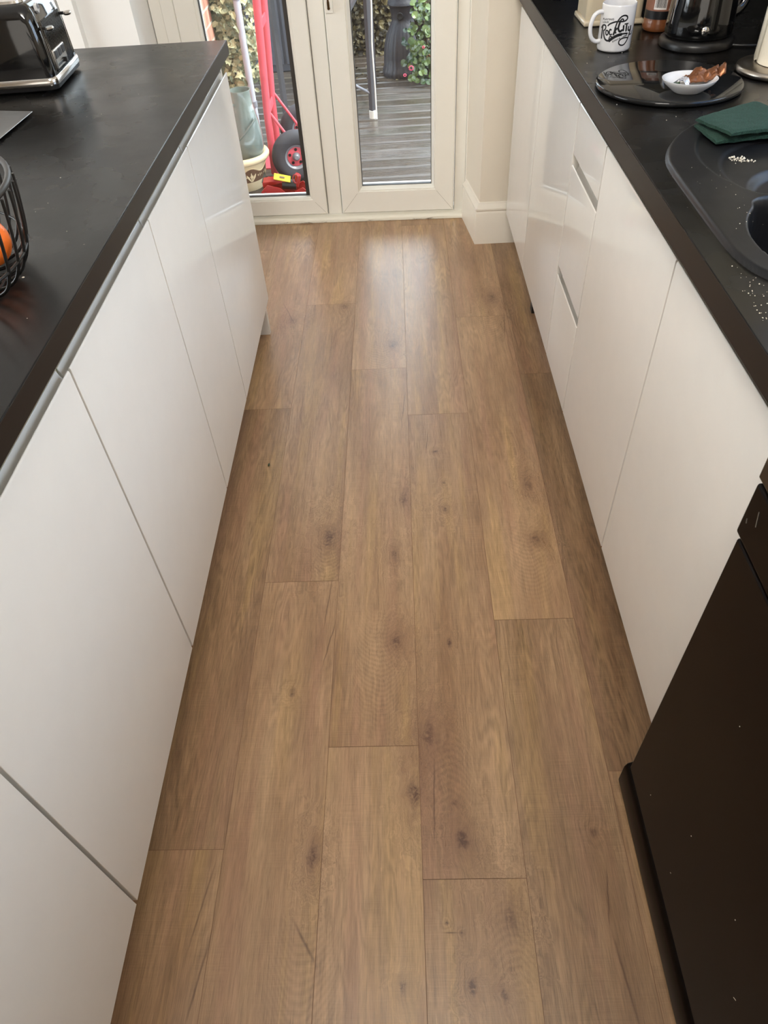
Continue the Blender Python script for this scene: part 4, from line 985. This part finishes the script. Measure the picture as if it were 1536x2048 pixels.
mb.lathe([(0, 0), (.056, 0), (.060, .006), (.064, .13), (.078, .18), (.079, .24), (.074, .30), (.064, .34), (.056, .38), (.053, .44), (.055, .445), (.055, .450), (.050, .450), (.048, .43), (.06, .36), (.074, .24), (.073, .18), (.058, .13), (.054, .01), (0, .008)], WC, 56, mod=twist)
obj('vessel', mb, 'can', o, smooth=60)
mb = MB().tube([(WC[0]-.05, WC[1]+.0, WC[2]+.44), (WC[0]-.085, WC[1]-.02, WC[2]+.40), (WC[0]-.10, WC[1]-.03, WC[2]+.30), (WC[0]-.076, WC[1]-.02, WC[2]+.22)], .010, sub=5); obj('handle', mb, 'can', o)
mb = MB()
mb.tube([(WC[0]+.078*math.cos(a), WC[1]+.078*math.sin(a), WC[2]+z) for a, z in ((-2.5, .20), (-2.0, .235), (-1.5, .27), (-1.0, .305), (-.6, .325))], .0055, sub=4, seg=8)
mb.tube([(WC[0]+.068*math.cos(a), WC[1]+.068*math.sin(a), WC[2]+z) for a, z in ((-2.9, .30), (-2.5, .35), (-2.1, .40))], .0055, sub=4, seg=8)
obj('moulded_ridge', mb, 'can', o, smooth=60)

# red sack trolley
o = thing('sack_trolley', 'faded red sack trolley with black rubber wheels', 'trolley', (-.60, 4.1, DK))
mb = MB()
ya, yb = 4.12, 4.42
mb.tube([(-.680, ya, DK+.02), (-.672, ya, .2), (-.634, ya, .80), (-.615, ya, 1.15)], .020, seg=16)
mb.tube([(-.690, yb, DK+.02), (-.682, yb, .2), (-.640, yb, .80), (-.615, yb, 1.15)], .020, seg=16)
mb.tube([(-.615, ya, 1.13), (-.60, ya+.03, 1.2), (-.60, yb-.03, 1.2), (-.615, yb, 1.13)], .018, seg=12, sub=3)
obj('frame_tubes', mb, 'red_paint', o, smooth=60)
mb = MB()
for z in (.19, .58, .95):
    xx = -.677+(.04)*(z-.2)/.6; mb.box(xx-.004, xx+.004, ya, yb, z-.02, z+.02)
obj('cross_bars', mb, 'red_paint', o, bev=.001)
mb = MB(); mb.box(-.80, -.675, ya+.12, yb+.03, DK, DK+.008); obj('toe_plate', mb, 'red_paint', o, bev=.001)
AX = (-.540, 0, .012)
mb = MB()
for yy in (ya, yb): mb.tube([(-.668, yy, .22), (-.66, yy, .21), (AX[0], yy, AX[2]+.015)], .0075, seg=10); mb.tube([(-.675, yy, -.05), (AX[0], yy, AX[2])], .0075, seg=10)
obj('axle_struts', mb, 'red_paint', o, smooth=60)
obj('axle', MB().tube([(AX[0], ya-.09, AX[2]), (AX[0], yb+.09, AX[2])], .009, seg=12), 'grey_metal', o)
def wheel(yc, sgn):
    def rotl(prof, seg=48):
        mb = MB().lathe(prof, (0, 0, 0), seg, closed=(prof[0][0] > .001)); m_ = Matrix.Translation((AX[0], yc, AX[2])) @ Matrix.Rotation(math.radians(14), 4, 'Z') @ Matrix.Rotation(PI/2, 4, 'X'); return mb.xf(m_)
    t = rotl([(.062, -.024), (.088, -.033), (.108, -.034), (.122, -.024), (.130, -.008), (.130, .008), (.122, .024), (.108, .034), (.088, .033), (.062, .024)]); wl = obj('wheel', t, 'rubber', o, smooth=40)
    h = rotl([(.020, .012), (.050, .010), (.058, .022), (.064, .024), (.066, .020), (.064, -.024), (.058, -.022), (.050, -.010), (.020, -.012)]); hb = obj('wheel_rim', h, 'grey_metal', wl, smooth=40)
    hh = MB(); 
    for k in range(5):
        a = 2*PI*k/5+.3; hh.lathe([(0, .0), (.008, 0), (.008, .002), (0, .002)], (.036*math.cos(a), .036*math.sin(a), .0130), 14)
    hh.xf(Matrix.Translation((AX[0], yc, AX[2])) @ Matrix.Rotation(math.radians(14), 4, 'Z') @ Matrix.Rotation(PI/2, 4, 'X')); obj('rim_holes', hh, 'ink', wl)
    d = rotl([(.022, .0125), (.048, .0112), (.048, .0124), (.022, .0136)]); obj('red_disc', d, 'red_paint', wl)
    c = rotl([(0, .034), (.010, .034), (.014, .030), (.020, .020), (.021, .0), (.021, -.02), (0, -.03)], 24); obj('hub_cap', c, 'grey_metal', wl)
wheel(ya-.07, -1); wheel(yb+.07, 1)

# red trolley jack with yellow label
o = thing('trolley_jack', 'red trolley jack with yellow label beside the cream pot', 'car jack', (-.58, 3.80, DK))
def jm(mb): return mb.xf(Matrix.Translation((-.562, 3.80, DK)) @ Matrix.Rotation(math.radians(4), 4, 'Z') @ Matrix.Diagonal((.72, 1, 1, 1)))
mb = MB()
for yy in (-.062, .055):
    mb.prism([(-.20, .02), (-.20, .075), (-.15, .105), (-.06, .085), (.0, .04), (.09, .03), (.10, .02)], 'y', yy, yy+.007)
mb.box(-.19, .09, -.062, .062, .012, .02)
obj('side_plates', jm(mb), 'red_jack', o, bev=.001)
mb = MB(); mb.prism([(-.19, .085), (-.185, .105), (-.05, .110), (-.02, .100), (-.03, .09), (-.06, .095), (-.15, .08)], 'y', -.02, .05); obj('lifting_arm', jm(mb), 'red_jack', o, bev=.002)
mb = MB().prism([(-.10, .128), (-.10, .131), (.015, .109), (.015, .106)], 'y', -.050, .030)
lp = obj('label_plate', jm(mb), 'yellow', o)
mb = MB()
for k in range(4): mb.box(-.065+k*.0, -.03, -.035+k*.012, -.031+k*.012, .1125, .1135)
mb = MB().prism([(-.060, .1248), (-.060, .1256), (-.025, .1189), (-.025, .1181)], 'y', -.022, -.002); obj('label_print', jm(mb), 'pot_brown', lp)
mb = MB().tube([(-.05, -.0, .085), (.05, .0, .075)], .026, seg=18); obj('hydraulic_cylinder', jm(mb), 'black_plastic', o)
mb = MB().tube([(.05, 0, .075), (.065, 0, .10), (.075, 0, .125)], .020, seg=16); mb.tube([(.055+.02*math.cos(a), -.03, .115+.022*math.sin(a)) for a in [i*PI/6 for i in range(12)]], .004, seg=6, closed=True); obj('handle_socket', jm(mb), 'red_jack', o)
obj('axle', jm(MB().tube([(.085, -.075, .024), (.085, .075, .024)], .010, seg=10)), 'grey_metal', o)
for yy in (-.08, .065): obj('castor', jm(MB().tube([(.085, yy, .024), (.085, yy+.018, .024)], .024, seg=22)), 'grey_metal', o)
for yy in (-.075, .06): obj('castor', jm(MB().tube([(-.19, yy, .02), (-.19, yy+.02, .02)], .020, seg=22)), 'grey_metal', o)
for p in ((-.17, -.064, .07), (.0, -.064, .045), (.05, -.064, .03)): obj('bolt', jm(MB().lathe([(0, -.006), (.006, -.004), (.006, .004), (0, .006)], p, 10)), 'chrome', o)
mb = MB().prism([(.02, .02), (.04, .06), (.10, .075), (.135, .05), (.14, .02)], 'y', -.05, -.042).prism([(.02, .02), (.04, .06), (.10, .075), (.135, .05), (.14, .02)], 'y', .04, .048); obj('rear_bracket', jm(mb), 'red_jack', o, bev=.001)

# garden table
o = thing('garden_table', 'dark metal garden table leg and braces standing on the deck', 'garden table', (-.5, 5.35, DK))
for (x, y) in ((-.138, 5.03), (-.138, 5.75), (-.70, 5.03), (-.70, 5.75)):
    lg = obj('leg', MB().tube([(x, y, DK+.01), (x, y, .25), (x, y, .62)], .020, seg=4), 'dark_metal', o, smooth=0)
    obj('foot_cap', MB().lathe([(0, 0), (.022, 0), (.022, .045), (0, .047)], (x, y, DK), 14), 'cable_white' if y < 5.2 and x > -.5 else 'dark_metal', lg)
mb = None
for pts, rr_ in (([(-.14, 5.03, .02), (-.42, 5.03, .17)], .008), ([(-.14, 5.03, .0), (-.136, 5.30, -.05), (-.14, 5.75, .05)], .008), ([(-.15, 5.03, .60), (-.32, 5.1, .36)], .016)): obj('brace', MB().tube(pts, rr_, seg=8), 'grey_metal', o)
obj('tabletop', MB().box(-.76, -.10, 4.95, 5.85, .62, .64), 'dark_metal', o, bev=.004)
mb = MB().tube([(-.112, 5.0, .61), (-.110, 5.0, .5), (-.116, 5.0, .35), (-.118, 5.0, .28), (-.114, 5.0, .1), (-.113, 5.0, -.05), (-.112, 4.99, -.116)], .0045, sub=5, seg=8)
tag(obj('white_cable', mb, 'cable_white'), 'thin white cable hanging down beside the garden table leg', 'cable')

# dark planter tower
CC = (.088, 5.98, DK)
o = thing('chiminea', 'dark slate coloured chiminea behind the flowering shrub', 'chiminea', CC)
def rib(t, z): return 1+.015*math.cos(t*28)*(1 if z < .3 else 0)
obj('body', MB().lathe([(0, 0), (.152, 0), (.158, .02), (.155, .045), (.145, .055), (.144, .12), (.138, .19), (.118, .26), (.088, .32), (.080, .335), (.080, .35), (.094, .415), (.097, .42), (.108, .432), (.106, .447), (.098, .455), (.090, .50), (.086, .95), (.10, .97), (.10, 1.0), (.07, 1.0)], CC, 112, mod=rib), 'slate_pot', o, smooth=50)
mb = MB().lathe([(0, 0), (.020, 0), (.023, .004), (.023, .012), (.019, .014), (.018, .006), (0, .004)], (0, 0, 0), 24); mb.xf(Matrix.Translation((CC[0]-.022, CC[1]-.078, CC[2]+.372)) @ Matrix.Rotation(PI/2, 4, 'X')); obj('vent_hole', mb, 'ink', o)
# shrub with flowers
o = thing('flowering_shrub', 'round leaved green shrub with pink flowers in front of the chiminea', 'shrub', (.24, 5.7, DK))
mb = MB(); q = random.Random(31); sm = MB()
for i in range(430):
    z = q.uniform(.03, .50); x = q.uniform(.06, .42); y = 5.66+q.uniform(-.07, .07)
    lim = .085 if z > .16 else .13
    if z > .37: lim = .155
    if x < lim: continue
    leaf(mb, Vector((x, y, DK+z)), Vector((q.uniform(-.5, .5), -.7, q.uniform(.2, 1))), q.uniform(.022, .046), q, 'round')
obj('foliage', mb, 'shrub', o, smooth=0, attr={'tone': 1})
for i in range(14):
    x = q.uniform(.12, .38); sm.tube([(.27, 5.72, DK), ((x+.27)/2, 5.72, DK+.2), (x, 5.72+q.uniform(-.05, .05), DK+q.uniform(.3, .5))], .004, seg=5, sub=2)
obj('stems', sm, 'soil', o)
mb = MB()
for (x, z, k_) in ((.130, .011, 1.), (.085, -.03, .6), (.215, .13, .5)):
    mb = MB()
    for k in range(9):
        a = 2*PI*k/9; mb.lathe([(0, 0), (.009*k_, .003), (0, .006)], (x+.013*k_*math.cos(a), 5.575, z+.013*k_*math.sin(a)), 6)
    obj('pink_flower', mb, 'petal', o)
tag(obj('terracotta_pot', MB().lathe([(0, 0), (.10, 0), (.125, .14), (.135, .14), (.135, .17), (.115, .17), (.10, .02), (0, .02)], (.375, 5.79, DK), 40), 'terracotta', smooth=40), 'terracotta pot standing right of the chiminea', 'plant pot')
# hedge
o = thing('hedge', 'dark brown green hedge closing off the far side of the deck', 'hedge', (0, 6.9, DK))
mb = MB(); q = random.Random(41)
for i in range(4200):
    x = q.uniform(-.48, .9); z = q.uniform(0, .80); y = 6.62+q.uniform(-.12, .08)+.06*noise.noise(Vector((x*4, z*4, 0)))
    leaf(mb, Vector((x, y, DK+z)), Vector((q.uniform(-.6, .6), -1, q.uniform(-.2, 1))), q.uniform(.02, .05), q, 'oval')
obj('foliage', mb, 'hedge', o, smooth=0, attr={'tone': 1})
obj('inner_growth', MB().box(-1.6, 1.6, 6.75, 7.2, DK, .62), 'soil', o)
q = random.Random(51); mb = MB()
for i in range(120):
    leaf(mb, Vector((q.uniform(-.6, .9), q.uniform(5.75, 6.3), DK+.004+q.random()*.01)), Vector((q.uniform(-.3, .3), q.uniform(-.3, .3), 1)), q.uniform(.02, .04), q, 'oval')
tag(obj('fallen_leaves', mb, 'hedge', smooth=0, attr={'tone': 1}), 'brown fallen leaves along the back of the deck', 'leaves', kind='stuff')
